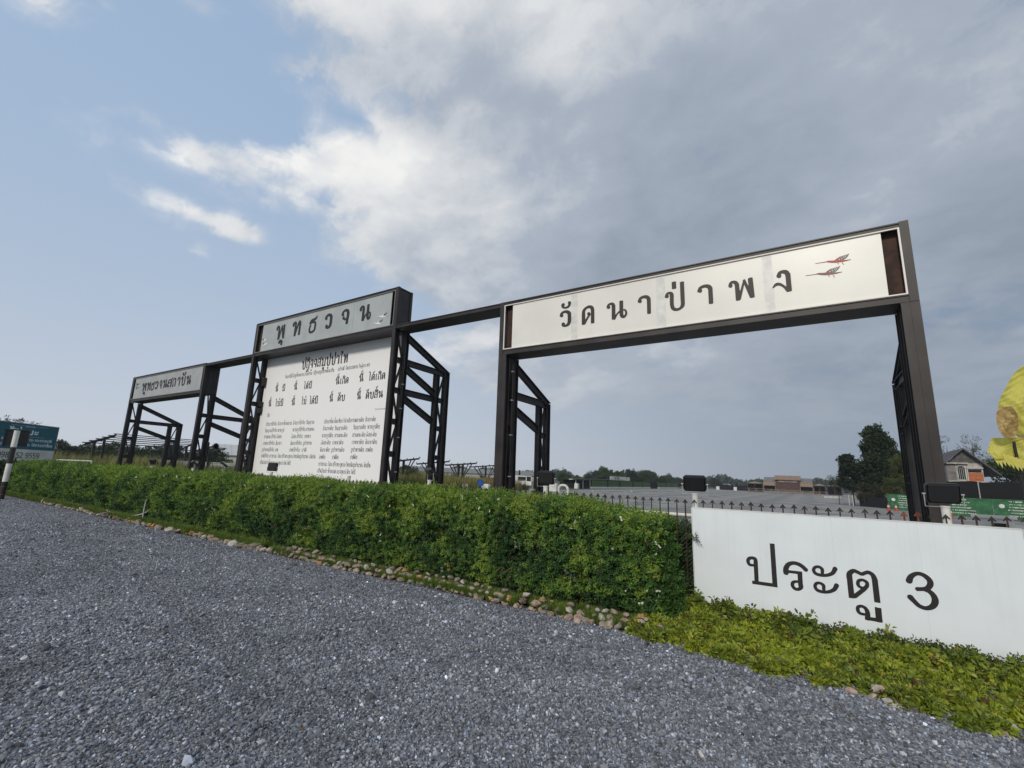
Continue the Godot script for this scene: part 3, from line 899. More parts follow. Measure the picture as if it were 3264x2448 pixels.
func flat(x0: float, x1: float, z0: float, z1: float, y: float) -> Mb:
	var m := Mb.new()
	m.quad(Vector3(x0, y, z1), Vector3(x1, y, z1), Vector3(x1, y, z0), Vector3(x0, y, z0))
	return m

func rock(sd: int, fine: bool, flatness: float) -> Mesh:
	# an icosahedron knocked out of shape, split once where it is seen close
	var r := RandomNumberGenerator.new()
	r.seed = sd
	var t := 1.618
	var p := [Vector3(-1, t, 0), Vector3(1, t, 0), Vector3(-1, -t, 0), Vector3(1, -t, 0), Vector3(0, -1, t), Vector3(0, 1, t), Vector3(0, -1, -t), Vector3(0, 1, -t), Vector3(t, 0, -1), Vector3(t, 0, 1), Vector3(-t, 0, -1), Vector3(-t, 0, 1)]
	for i in 12:
		p[i] = (p[i] as Vector3).normalized() * 0.5 * r.randf_range(0.72, 1.12)
	# two or three sawn-off sides, as broken stone has
	for k in 3:
		var d := Vector3(r.randfn(), r.randfn(), r.randfn()).normalized()
		for i in 12:
			var over: float = (p[i] as Vector3).dot(d) - 0.3
			if over > 0:
				p[i] -= d * over * 0.85
	var f := [[0, 11, 5], [0, 5, 1], [0, 1, 7], [0, 7, 10], [0, 10, 11], [1, 5, 9], [5, 11, 4], [11, 10, 2], [10, 7, 6], [7, 1, 8], [3, 9, 4], [3, 4, 2], [3, 2, 6], [3, 6, 8], [3, 8, 9], [4, 9, 5], [2, 4, 11], [6, 2, 10], [8, 6, 7], [9, 8, 1]]
	var o := Mb.new()
	var s := Vector3(1, flatness, r.randf_range(0.65, 0.95))
	for k in f:
		var a: Vector3 = p[k[0]] * s
		var b: Vector3 = p[k[1]] * s
		var c: Vector3 = p[k[2]] * s
		if fine:
			var ab := (a + b) * 0.5 * (1.0 + 0.10 * sin((a + b).dot(Vector3(31, 17, 23)) * 9.0))
			var bc := (b + c) * 0.5 * (1.0 + 0.10 * sin((b + c).dot(Vector3(31, 17, 23)) * 9.0))
			var ca := (c + a) * 0.5 * (1.0 + 0.10 * sin((c + a).dot(Vector3(31, 17, 23)) * 9.0))
			o.tri(a, ab, ca); o.tri(ab, b, bc); o.tri(ca, bc, c); o.tri(ab, bc, ca)
		else:
			o.tri(a, b, c)
	return o.mesh()

func build_ground() -> void:
	struct("ground", flat(-420, 300, -460, 60, -0.03), worn(0.085, 0.078, 0.045, 1.0, 0.35, 0.12, 41))
	struct("gravel_drive", flat(-90, 40, -5.30, 40, 0.0), gravel_material(0.78))
	# dustier, paler stone in the yard
	var yard := worn(0.245, 0.24, 0.228, 0.95, 0.30, 0.09, 43, 8.0)
	# the yard behind the gate, its left edge along the row of green screens
	var m := Mb.new()
	m.quad(Vector3(-21, 0, -7.2), Vector3(40, 0, -7.2), Vector3(40, 0, -40), Vector3(-29.5, 0, -40))
	m.quad(Vector3(-29.5, 0, -40), Vector3(40, 0, -40), Vector3(10, 0, -190), Vector3(-33.3, 0, -190))
	struct("gravel_yard", m, yard)
	struct("planting_strip", flat(-40, 8, -7.2, -5.30, -0.006), worn(0.075, 0.058, 0.036, 1.0, 0.4, 1.6, 42, 8.0))
	struct("field", flat(-160, -21.0, -190, -7.2, -0.012), M.turf)
	# loose chips on the drive near the camera
	var chips := []
	for i in 5:
		chips.push_back(rock(300 + i, false, [0.5, 0.65, 0.4, 0.75, 0.55][i]))
	var r := RandomNumberGenerator.new()
	r.seed = 99
	var where := [[], [], [], [], []]
	var tints := [[], [], [], [], []]
	var drift := noise(FastNoiseLite.TYPE_SIMPLEX_SMOOTH, 0.5, 4, 98)
	for band in [[0.9, 2.6, 6200.0], [2.6, 4.2, 4300.0], [4.2, 6.6, 2700.0], [6.6, 11.0, 1500.0], [11.0, 17.0, 700.0], [17.0, 27.0, 260.0]]:
		var n := int(band[2] * 0.5 * 2.05 * (band[1] * band[1] - band[0] * band[0]))
		for i in n:
			var d := sqrt(r.randf_range(band[0] * band[0], band[1] * band[1]))
			var a := deg_to_rad(-33.6 + r.randf_range(-58, 58))
			var p := Vector3(sin(a) * d, 0, -cos(a) * d)
			if p.z < -5.34 + 0.06 * sin(p.x * 3.0):
				continue
			var k := r.randi() % 5
			var s := 0.0118 * exp(r.randfn() * 0.36) * (1.0 if d < 4.2 else (1.12 if d < 11.0 else 1.4))
			p.y = s * r.randf_range(0.05, 0.32)
			where[k].push_back(Transform3D(rand_turn(r).scaled(Vector3.ONE * s * 1.6), p))
			var v := 0.178 * exp(r.randfn() * 0.5)
			v *= 1.0 + 0.30 * drift.get_noise_2d(p.x, p.z) + 0.22 * drift.get_noise_2d(p.x * 4.0, p.z * 4.0 + 50.0)
			if r.randf() < 0.010:
				v = r.randf_range(0.40, 0.62)
			var warm := r.randfn() * 0.045
			tints[k].push_back(Color(v * (0.94 + warm), v * (1.0 + warm * 0.2), v * (1.13 - warm), 1))
	var chip_mat := paint(1, 1, 1, 0.8)
	chip_mat.vertex_color_use_as_albedo = true
	var pile := Node3D.new()
	pile.name = "loose_gravel"
	add_child(pile, true)
	tag(pile, "loose blue-grey crushed gravel spread over the drive in the foreground", "gravel")
	pile.set_meta("kind", "stuff")
	# a few dry leaves and bits of straw lying on the stones
	var dry := leaf_cluster(2, 0.012, 0.035, 0.014, 97)
	var lw := []
	var lt := []
	for i in 90:
		var lp := Vector3(r.randf_range(-9, 2.2), 0.018, r.randf_range(-5.2, -1.2))
		if i < 55:
			lp.z = -5.15 + absf(r.randfn()) * 0.35 + clampf((lp.x + 1.5) * 0.15, 0.0, 0.5)
		lw.push_back(Transform3D(Basis(Vector3.UP, r.randf() * TAU).scaled(Vector3(1, 0.4, 1) * r.randf_range(0.7, 1.4)), lp))
		lt.push_back(mix_tint(r, Color(0.13, 0.085, 0.04), Color(0.28, 0.20, 0.09)))
	scatter("dry_leaves", dry, M.leaf, lw, lt, pile)
	for k in 5:
		scatter("chips", chips[k], chip_mat, where[k], tints[k], pile)

func build_edging() -> void:
	var e := thing("stone_edging", "row of loose tan and grey rubble stones edging the gravel below the hedge", "stone edging")
	var tones := [worn(0.31, 0.255, 0.195, 0.9, 0.4, 5.0, 51, 5.0), worn(0.34, 0.285, 0.23, 0.9, 0.4, 4.0, 52, 5.0), worn(0.225, 0.20, 0.17, 0.9, 0.4, 5.0, 53, 5.0), worn(0.33, 0.24, 0.185, 0.9, 0.4, 4.0, 54, 5.0), worn(0.36, 0.22, 0.10, 0.9, 0.4, 5.0, 55, 5.0), worn(0.42, 0.39, 0.34, 0.85, 0.25, 5.0, 56, 5.0), worn(0.13, 0.108, 0.09, 0.9, 0.4, 5.0, 57, 5.0)]
	var rocks := []
	for i in 14:
		rocks.push_back(rock(500 + i, i < 9, [0.6, 0.5, 0.75, 0.55, 0.8, 0.45, 0.65][i % 7]))
	var r := RandomNumberGenerator.new()
	r.seed = 61
	var count := 0
	var x := 1.5
	while x > -31.0 and count < 298:
		var near := x > -8.5
		var s := r.randf_range(0.085, 0.15) if near else r.randf_range(0.14, 0.26)
		# before the sign the stones show only where the creepers leave them bare
		var bare := x < -1.45 or (x < -0.3 and x > -1.1) or (x > 0.1 and x < 0.6) or x > 0.8
		if bare:
			var line := -5.37 + 0.05 * sin(x * 1.7) + clampf((x + 1.7) * 0.165, 0.0, 0.53)
			var rows := ((3 if r.randf() < 0.6 else 2) if x < -1.4 else (2 if r.randf() < 0.4 else 1)) if near else 1
			for row in rows:
				var o := obj("stone", rocks[r.randi() % (9 if near else 14)], tones[[0, 0, 0, 0, 1, 1, 1, 2, 2, 2, 3, 3, 3, 4, 5, 5, 6, 6][r.randi() % 18]], e)
				var k := s * r.randf_range(0.75, 1.25) * (0.85 if row == 2 else 1.0)
				o.basis = Basis(Vector3.UP, r.randf() * TAU) * Basis(Vector3.RIGHT, r.randf_range(-0.6, 0.6)) * Basis(Vector3.FORWARD, r.randf_range(-0.6, 0.6)) * Basis.from_scale(Vector3(k * 1.15, k, k))
				o.position = Vector3(x + r.randf_range(-0.05, 0.05), k * (0.18 if x < -1.4 else 0.05) + row * 0.05, line + r.randf_range(-0.02, 0.02) - row * r.randf_range(0.07, 0.10))
				count += 1
		x -= s * (0.82 if near else 0.92)

func hedge_top(x: float) -> float:
	return 1.27 - 0.17 * smoothstep(-3.6, -1.3, x) - 0.05 * smoothstep(-26.0, -31.0, x) + 0.025 * sin(x * 1.9) + 0.02 * sin(x * 4.3 + 1.0)

func build_hedge() -> void:
	var h := thing("hedge", "long clipped green hedge dotted with small white flowers, behind the stone edging", "hedge")
	var r := RandomNumberGenerator.new()
	r.seed = 71
	var shoots := []
	for i in 4:
		shoots.push_back(sprig(6, 0.12, 0.040, 0.0165, 700 + i))
	var where := [[], [], [], []]
	var tints := [[], [], [], []]
	var young_lit := Color(0.265, 0.365, 0.050)
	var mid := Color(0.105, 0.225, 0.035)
	var old_shaded := Color(0.032, 0.085, 0.020)
	var lump := noise(FastNoiseLite.TYPE_SIMPLEX_SMOOTH, 0.9, 3, 72)
	var hue := noise(FastNoiseLite.TYPE_SIMPLEX_SMOOTH, 1.4, 3, 73)
	var x := -31.2
	while x < -1.55:
		var dist := Vector2(x, 6).length()
		var size := clampf(0.9 + (dist - 6.0) * 0.035, 1.0, 1.9)
		var per := 3300.0 / (size * size)   # shoots per metre of hedge
		var step := 0.1
		for i in int(per * step):
			var px := x + r.randf() * step
			var top := hedge_top(px)
			# round the section: front foot, front face, crown, back face
			var t := pow(r.randf(), 0.85)
			var p := Vector3(px, 0, 0)
			var out := Vector3.FORWARD
			var bulge := 0.07 * lump.get_noise_2d(px, t * 3.0)
			if t < 0.52:
				var k := t / 0.52
				p.y = 0.10 + k * (top - 0.16)
				p.z = -5.74 - 0.05 * k + 0.07 * sin(k * PI)
				out = Vector3(0, 0.25, 1)
			elif t < 0.9:
				var k := (t - 0.52) / 0.38
				p.y = top - 0.05 + 0.05 * sin(k * PI)
				p.z = -5.79 - k * 0.95
				out = Vector3(0, 1, 0.15)
			else:
				p.y = r.randf_range(0.3, top)
				p.z = -6.76
				out = Vector3(0, 0.3, -1)
			var deep := absf(r.randfn()) * 0.085 if r.randf() < 0.72 else r.randf_range(0.1, 0.5)
			# holes in the face, where one sees into the dark
			var hole := hue.get_noise_2d(px * 0.9 + 40, p.y * 1.5 + p.z)
			if hole < -0.22 and t < 0.5:
				deep += 0.22 * smoothstep(-0.22, -0.42, hole)
			p += out.normalized() * (bulge - deep)
			var dir := (out.normalized() + Vector3(r.randfn(), r.randfn() * 0.8 + 0.35, r.randfn()) * 0.55).normalized()
			if r.randf() < 0.03 and t > 0.5:
				dir = (Vector3.UP + Vector3(r.randfn(), 0, r.randfn()) * 0.3).normalized()
				p.y += 0.05
			var side := dir.cross(Vector3(r.randfn(), r.randfn(), r.randfn())).normalized()
			var b := Basis(side, dir, side.cross(dir)).rotated(dir, r.randf() * TAU)
			var k2 := r.randi() % 4
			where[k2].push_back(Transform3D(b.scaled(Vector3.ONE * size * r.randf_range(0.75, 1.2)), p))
			var q := clampf(hue.get_noise_2d(px * 0.8, p.y * 1.2 + p.z * 0.5) * 1.1 + 0.45 + r.randfn() * 0.28 + (0.26 if t > 0.5 else 0.16 * smoothstep(0.8, 1.2, p.y) - 0.24 * (1.0 - smoothstep(0.1, 0.95, p.y))), 0.0, 1.0)  # paler crown, darker low front: shading put into leaf tint, beside new top shoots
			var c := old_shaded.lerp(mid, q * 2.0) if q < 0.5 else mid.lerp(young_lit, q * 2.0 - 1.0)
			if r.randf() < 0.02:
				c = Color(0.30, 0.30, 0.05)
			c.a = 1.0
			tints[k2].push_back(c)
		# right end, seen where the hedge stops beside the sign
		x += step
	for i in 2600:
		var p := Vector3(-1.42, r.randf_range(0.06, 1.12), r.randf_range(-6.4, -5.7))
		p.x += -p.y * 0.13 - absf(r.randfn()) * 0.10 + 0.07 * lump.get_noise_2d(p.y * 3.0, p.z * 3.0) - 0.16 * pow(absf(p.z + 6.05) / 0.35, 3.0) + (0.10 if r.randf() < 0.06 else 0.0)
		var dir := Vector3(1 + r.randfn() * 0.5, r.randfn() * 0.6, r.randfn() * 0.6).normalized()
		var side := dir.cross(Vector3.UP).normalized()
		where[i % 4].push_back(Transform3D(Basis(side, dir, side.cross(dir)).scaled(Vector3.ONE * r.randf_range(0.8, 1.2)), p))
		var c := old_shaded.lerp(mid, r.randf())
		c.a = 1.0
		tints[i % 4].push_back(c)
	# darker growth behind the wire where the hedge ends, and a shoot poking past the sign
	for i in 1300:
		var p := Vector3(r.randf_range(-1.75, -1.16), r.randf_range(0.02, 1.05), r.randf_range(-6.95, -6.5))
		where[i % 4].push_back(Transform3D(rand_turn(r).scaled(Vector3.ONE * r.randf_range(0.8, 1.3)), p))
		var c := old_shaded.lerp(mid, 0.25 * r.randf())
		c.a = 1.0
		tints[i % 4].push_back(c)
	for i in 7:
		where[i % 4].push_back(Transform3D(rand_turn(r).scaled(Vector3.ONE * 0.75), Vector3(-1.27 + i * 0.012, 0.93 + 0.01 * (i % 3), -6.35)))
		tints[i % 4].push_back(Color(0.07, 0.10, 0.035, 1))
	for k in 4:
		scatter("foliage", shoots[k], M.leaf, where[k], tints[k], h)
	# stems, thickest near the camera
	for i in 130:
		var sx := -1.6 - pow(r.randf(), 1.6) * 20.0
		var m := Mb.new()
		var a := Vector3(sx, 0, r.randf_range(-6.3, -5.85))
		var lean := Vector3(r.randfn() * 0.09, 0, r.randfn() * 0.06)
		var mid_p := a + Vector3(0, 0.4, 0) + lean
		m.tube(a, mid_p, 0.009, 0.007, 5, false)
		m.tube(mid_p, a + Vector3(0, r.randf_range(0.7, 0.95), 0) + lean * 2.2, 0.007, 0.003, 5, false)
		obj("stem", m, M.twig, h)
	# the dark of the inside: dead twigs and leaf litter
	var twigs := Mb.new()
	for i in 3000:
		var a := Vector3(-1.65 - r.randf() * 29.0, r.randf_range(0.05, 0.85), r.randf_range(-6.45, -6.0))
		twigs.bar(a, a + Vector3(r.randfn(), r.randfn(), r.randfn()) * 0.22, 0.02, 0.02)
	var tw := obj("twigs", twigs, M.twig, h)
	tw.set_meta("kind", "stuff")
	# flowers: a few five-petalled blooms each
	var bloom := Mb.new()
	for f in 4:
		var o := Vector3(r.randfn() * 0.017, r.randfn() * 0.008, r.randfn() * 0.012)
		for k in 5:
			var a := TAU * k / 5
			var d := Vector3(cos(a), sin(a), 0.35)
			var s := Vector3(-sin(a), cos(a), 0.0)
			bloom.tri(o, o + d * 0.008 + s * 0.0055, o + d * 0.016)
			bloom.tri(o, o + d * 0.016, o + d * 0.008 - s * 0.0055)
	var bm := bloom.mesh()
	for i in 200:
		var fx := -1.5 - pow(r.randf(), 1.5) * 17.0
		var top := hedge_top(fx)
		var o := obj("flower", bm, M.petal, h)
		if r.randf() < 0.75:
			o.position = Vector3(fx, r.randf_range(0.15, top), -5.69 + r.randf_range(-0.08, 0.04))
		else:
			o.position = Vector3(fx, top + r.randf_range(0.0, 0.05), r.randf_range(-6.3, -5.7))
		o.rotation = Vector3(r.randf_range(-0.9, 0.2), r.randf_range(-0.9, 0.6), r.randf() * TAU)
		o.scale = Vector3.ONE * r.randf_range(0.5, 0.95)

func build_low_plants() -> void:
	# creeping plants before the sign, and the weedy grass at the foot of the hedge
	var r := RandomNumberGenerator.new()
	r.seed = 81
	var shape := leaf_cluster(8, 0.06, 0.052, 0.030, 810, 0.9)
	var where := []
	var tints := []
	var patch := noise(FastNoiseLite.TYPE_SIMPLEX_SMOOTH, 1.3, 3, 82)
	for i in 21000:
		var x := r.randf_range(-1.75, 3.2)
		var front := -5.22 + clampf((x + 1.5) * 0.14, 0.0, 0.45) + 0.10 * patch.get_noise_2d(x * 2.2, 7.0)
		var z := lerpf(front, -6.33, pow(r.randf(), 1.15))
		var back := clampf((front - z) / 1.0, 0.0, 1.0)
		if back < 0.34 and patch.get_noise_2d(x * 1.7, z * 1.7) + r.randfn() * 0.06 > 0.0:
			continue
		var high := (0.035 + 0.075 * back + 0.05 * smoothstep(0.55, 1.0, back)) * (1.0 + 1.1 * patch.get_noise_2d(x * 2.4, z * 2.4)) * r.randf_range(0.6, 1.25) * lerpf(1.15, 0.72, smoothstep(-0.6, 1.4, x))
		var p := Vector3(x, high * pow(r.randf(), 0.5), z)
		where.push_back(Transform3D(Basis(Vector3.UP, r.randf() * TAU).scaled(Vector3.ONE * r.randf_range(0.6, 1.15)), p))
		var yellow := clampf(0.55 - 0.35 * smoothstep(0.75, 1.0, back) + 0.5 * patch.get_noise_2d(x * 1.1 + 20, z), 0.0, 1.0)
		var c := Color(0.10, 0.155, 0.022).lerp(Color(0.40, 0.46, 0.040), clampf(yellow + r.randfn() * 0.3, 0, 1))
		if r.randf() < 0.025:
			c = Color(0.48, 0.42, 0.05)
		elif r.randf() < 0.05:
			c = Color(0.13, 0.075, 0.035)
		c.a = 1.0
		tints.push_back(c)
	# a few taller runners against the sign
	for i in 260:
		var x := r.randf_range(-1.1, 2.2)
		var z := r.randf_range(-6.3, -6.2)
		var n := r.randi_range(2, 5)
		for k in n:
			where.push_back(Transform3D(rand_turn(r).scaled(Vector3.ONE * r.randf_range(0.4, 0.7)), Vector3(x + k * 0.02 * sin(i), 0.10 + k * 0.03, z)))
			tints.push_back(Color(0.085, 0.11, 0.03, 1))
	var plants := thing("creeping_plants", "yellow-green creeping plants spreading in front of the white direction sign", "ground cover")
	plants.set_meta("kind", "stuff")
	scatter("leaves", shape, M.leaf, where, tints, plants)
	var grass := Mb.new()
	for i in 14:
		var a := r.randf() * TAU
		var d := Vector3(cos(a), 0, sin(a))
		var o := d * 0.02
		var s := Vector3(-d.z, 0, d.x) * 0.005
		var tip := o + d * r.randf_range(0.02, 0.07) + Vector3.UP * r.randf_range(0.06, 0.13)
		grass.tint = Color.WHITE * r.randf_range(0.8, 1.15)
		grass.tri(o - s, o + s, tip)
	var gm := grass.mesh()
	where = []
	tints = []
	for i in 15000:
		var x := -1.2 - pow(r.randf(), 1.35) * 30.0
		var z := -5.40 - absf(r.randfn()) * 0.17
		if z < -5.85 or patch.get_noise_2d(x * 0.9, z * 2.0) < -0.3:
			continue
		where.push_back(Transform3D(Basis(Vector3.UP, r.randf() * TAU).scaled(Vector3.ONE * r.randf_range(0.5, 1.05) * (1.0 if x > -9 else 1.5)), Vector3(x, 0, z)))
		tints.push_back(mix_tint(r, Color(0.09, 0.16, 0.025), Color(0.22, 0.30, 0.04)))
	var strip := thing("grass_strip", "strip of short bright grass and weeds between the stones and the hedge", "grass")
	strip.set_meta("kind", "stuff")
	scatter("blades", gm, M.leaf, where, tints, strip)

func build_fence() -> void:
	var f := thing("picket_fence", "fence of dark arrow-tipped pickets on white pipe rails, inside the hedge and behind the sign", "fence")
	var r := RandomNumberGenerator.new()
	r.seed = 91
	for x in [-17.4, -14.65, -12.98, -10.72, -7.9, -5.70, -3.35, -1.215, 1.13]:
		var m := Mb.new()
		m.tube(Vector3(x, 0, -6.43), Vector3(x, 1.47, -6.43), 0.036, 0.036, 12)
		m.tube(Vector3(x, 1.466, -6.43), Vector3(x, 1.482, -6.43), 0.041, 0.041, 12)
		obj("post", m, M.white_pipe, f)
	for y in [1.205, 0.11]:
		var m := Mb.new()
		m.tube(Vector3(-17.4, y, -6.43), Vector3(4.0, y, -6.43), 0.024, 0.024, 8)
		obj("rail", m, M.white_pipe, f)
	# a picket: flat bar with a chevron head
	var p := Mb.new()
	p.span(Vector3(-0.0065, 0.05, -0.006), Vector3(0.0065, 1.385, 0.006))
	for s in [-1.0, 1.0]:
		var a := Vector3(0, 1.41, 0)
		var b := Vector3(s * 0.030, 1.368, 0)
		var c := Vector3(s * 0.027, 1.360, 0)
		var d := Vector3(0, 1.376, 0)
		for t in [0.007, -0.007]:
			var q := Vector3(0, 0, t)
			if (s > 0) == (t > 0):
				p.quad(a + q, d + q, c + q, b + q)
			else:
				p.quad(a + q, b + q, c + q, d + q)
		var q := Vector3(0, 0, 0.007)
		if s > 0:
			p.quad(a + q, b + q, b - q, a - q); p.quad(b + q, c + q, c - q, b - q); p.quad(c + q, d + q, d - q, c - q)
		else:
			p.quad(a - q, b - q, b + q, a + q); p.quad(b - q, c - q, c + q, b + q); p.quad(c - q, d - q, d + q, c + q)
	var pm := p.mesh()
	for i in 178:
		var x := 1.76 - i * 0.1065
		var mat: Material = M.picket
		if x > 0.72 and x < 0.95:
			mat = M.picket_rusty
		elif r.randf() < (0.25 if x > -2.5 else 0.5):
			mat = M.picket_brown
		var o := obj("picket", pm, mat, f)
		o.position = Vector3(x, r.randf_range(-0.008, 0.008), -6.40)
		o.rotation = Vector3(0, r.randf_range(-0.25, 0.25), r.randf_range(-0.004, 0.004))
	# wire mesh, open between hedge and sign
	var w := Mb.new()
	for i in 60:
		for s in [-1, 1]:
			var a := Vector3(-2.6 + i * 0.05, 0.12, -6.45)
			var b := a + Vector3(s * 1.07, 1.07, 0)
			if b.x > -1.24:
				b = a.lerp(b, clampf((-1.24 - a.x) / (b.x - a.x), 0.0, 1.0))
			if b.x < -2.6:
				b = a.lerp(b, clampf((-2.6 - a.x) / (b.x - a.x), 0.0, 1.0))
			if a.x < -1.24 and a.distance_to(b) > 0.02:
				w.bar(a, b, 0.004, 0.004)
	var wm := obj("wire_mesh", w, M.wire, f)
	wm.set_meta("kind", "stuff")

func build_sign() -> void:
	var s := thing("direction_sign", "white sign board with black Thai lettering and the number 3, in front of the fence", "sign", Vector3(-1.245, 0, -6.38))
	var m := Mb.new()
	m.span(Vector3(0, 0.02, -0.03), Vector3(2.87, 1.30, 0))
	obj("board", m, M.sign_white, s)
	# faint streaks down the painted face, splashed mud along its foot
	var im := Image.create_empty(1024, 460, false, Image.FORMAT_RGB8)
	var blot := noise(FastNoiseLite.TYPE_SIMPLEX_SMOOTH, 0.006, 5, 401)
	var streak := noise(FastNoiseLite.TYPE_SIMPLEX_SMOOTH, 0.05, 3, 402)
	var spat := noise(FastNoiseLite.TYPE_SIMPLEX_SMOOTH, 0.11, 4, 403)
	for j in 460:
		for i in 1024:
			var v := 1.0 + 0.022 * blot.get_noise_2d(i, j) - 0.028 * maxf(0.0, streak.get_noise_2d(i * 1.4, j * 0.03)) * smoothstep(460.0, 60.0, j)
			var mud := clampf((spat.get_noise_2d(i, j) + 0.25) * smoothstep(385.0, 460.0, j) * 0.5, 0.0, 0.3)
			im.set_pixel(i, j, Color(0.895 * v, 0.921 * v, 0.936 * v).lerp(Color(0.52, 0.46, 0.38), mud))
	var face := StandardMaterial3D.new()
	face.albedo_texture = ImageTexture.create_from_image(im)
	face.roughness = 0.4
	m = Mb.new()
	m.sheet(Vector3(0, 0.02, 0.0008), Vector3(2.87, 0.02, 0.0008), Vector3(2.87, 1.30, 0.0008), Vector3(0, 1.30, 0.0008))
	obj("painted_face", m, face, s)
	m = Mb.new()
	m.span(Vector3(-0.012, 0.02, -0.034), Vector3(-0.001, 1.306, 0.006))
	m.span(Vector3(2.871, 0.02, -0.034), Vector3(2.883, 1.306, 0.006))
	m.span(Vector3(-0.001, 1.3005, -0.034), Vector3(2.871, 1.312, 0.004))
	obj("edge_strip", m, M.whitewash, s)
	for x in [0.72, 1.42, 2.13]:
		m = Mb.new()
		m.span(Vector3(x, 0.02, -0.001), Vector3(x + 0.003, 1.30, 0.0022))
		obj("seam", m, paint(0.70, 0.72, 0.73, 0.5), s)
	var strokes := [["S 67 73 4.2 66.7 77.1 4 63.2 78.1 3.4 59.9 76.5 3.6 59.2 73.3 3.7 60.7 70.3 3.2 64.5 70.1 2.7;L 67 74.3 4.4 66.7 50.5 4.3;L 62.2 51.3 3.6 87.2 51.3 3.8;L 85 96.3 4.8 84.8 49.5 4.9"],
		["S 96.4 66.6 5.3 96.7 70.8 5.1 99.3 75.4 4.4 104 77.7 3.8 109.3 77 4 112.8 74.8 4.1 115.4 72.1 4.2;L 94 67.9 3 111.7 68.1 3.1;L 109.6 69.4 4.5 109.3 54.2 4.5;S 109.4 56 4.5 109.5 53.1 4.2 107.1 50.6 3.1 103.9 50.7 3.3 101.8 53.3 3.5 102.2 56.7 3.3 104.8 58.3 2.8 107.4 58.6 2.5"],
		["S 130.3 70.7 3 130.4 74.7 3.3 127.7 76.7 2.9 124.4 76 2.9 122.6 72.8 3.2 124.1 69.5 3.3 128.6 68.4 3.2 134.4 69.1 3.2 139.4 71.9 3.6 142 76.6 4.3;S 130.2 54.2 3 130.3 58 3.3 127.7 60 2.8 124.3 59.4 2.9 122.6 56.2 3.2 124.1 52.7 3.3 128.5 51.5 3.2 134.3 52.3 3.2 139.4 55.4 3.6 141.9 59.9 4.3"],
		["L 153.9 49.4 5 153.8 71.3 5;S 153.6 69.6 5 154.2 73.6 4.8 157.6 76.8 3.8 160.9 76 3.5 164.4 74.5 3.4 167.5 76.1 3.4 170.3 76.9 3.6 173.4 74.9 4.1 174.7 70.4 4.9;L 174.7 71 4.9 174.8 48.5 5;L 153.9 50.9 3.9 156.8 51.6 3.9 165.8 60.5 3.7;S 164.5 59.4 3.8 167.7 63.3 3.4 167.8 66.9 3.1 164.7 68.7 2.7 161.4 67.5 3 160.3 64.1 3.1 161.9 61.3 2.7 166.1 60.8 2.3"],
		["S 165.6 31.8 4.1 165.8 37.8 4 164.1 41.6 3.2 160.9 42.7 2.8 158.3 41.1 3.1 158.1 37.5 3.2 160 35.4 2.8 164.2 35.1 2.5;L 163.2 31.7 3.4 177.1 31.7 3.5;L 174.8 43.6 5.3 174.5 29.9 5.2"],
		["S 201.9 73.4 5.3 203.7 77.6 4.5 208.1 81 3.5 212.7 80.7 3.8 216.7 77.3 4.4 217.7 73 4.8 215.2 68.5 4.3 211.7 67.2 3.6 207.5 66.5 3.7;S 211.7 67.1 3.4 216.1 65.7 4 219 61.8 4.7 219.4 56.7 5.3 216.8 51.9 4.6 211.9 49.6 3.7 207.1 51 3.8 203.5 55 4.2 201.3 57.9 4.9"]]
	for t in strokes:
		var o := obj("letter" if t != strokes[5] else "digit", inked(pen(t[0]), 0.34, 0.25), M.ink, s)
		o.scale = Vector3.ONE * 0.01
		o.position.z = 0.001

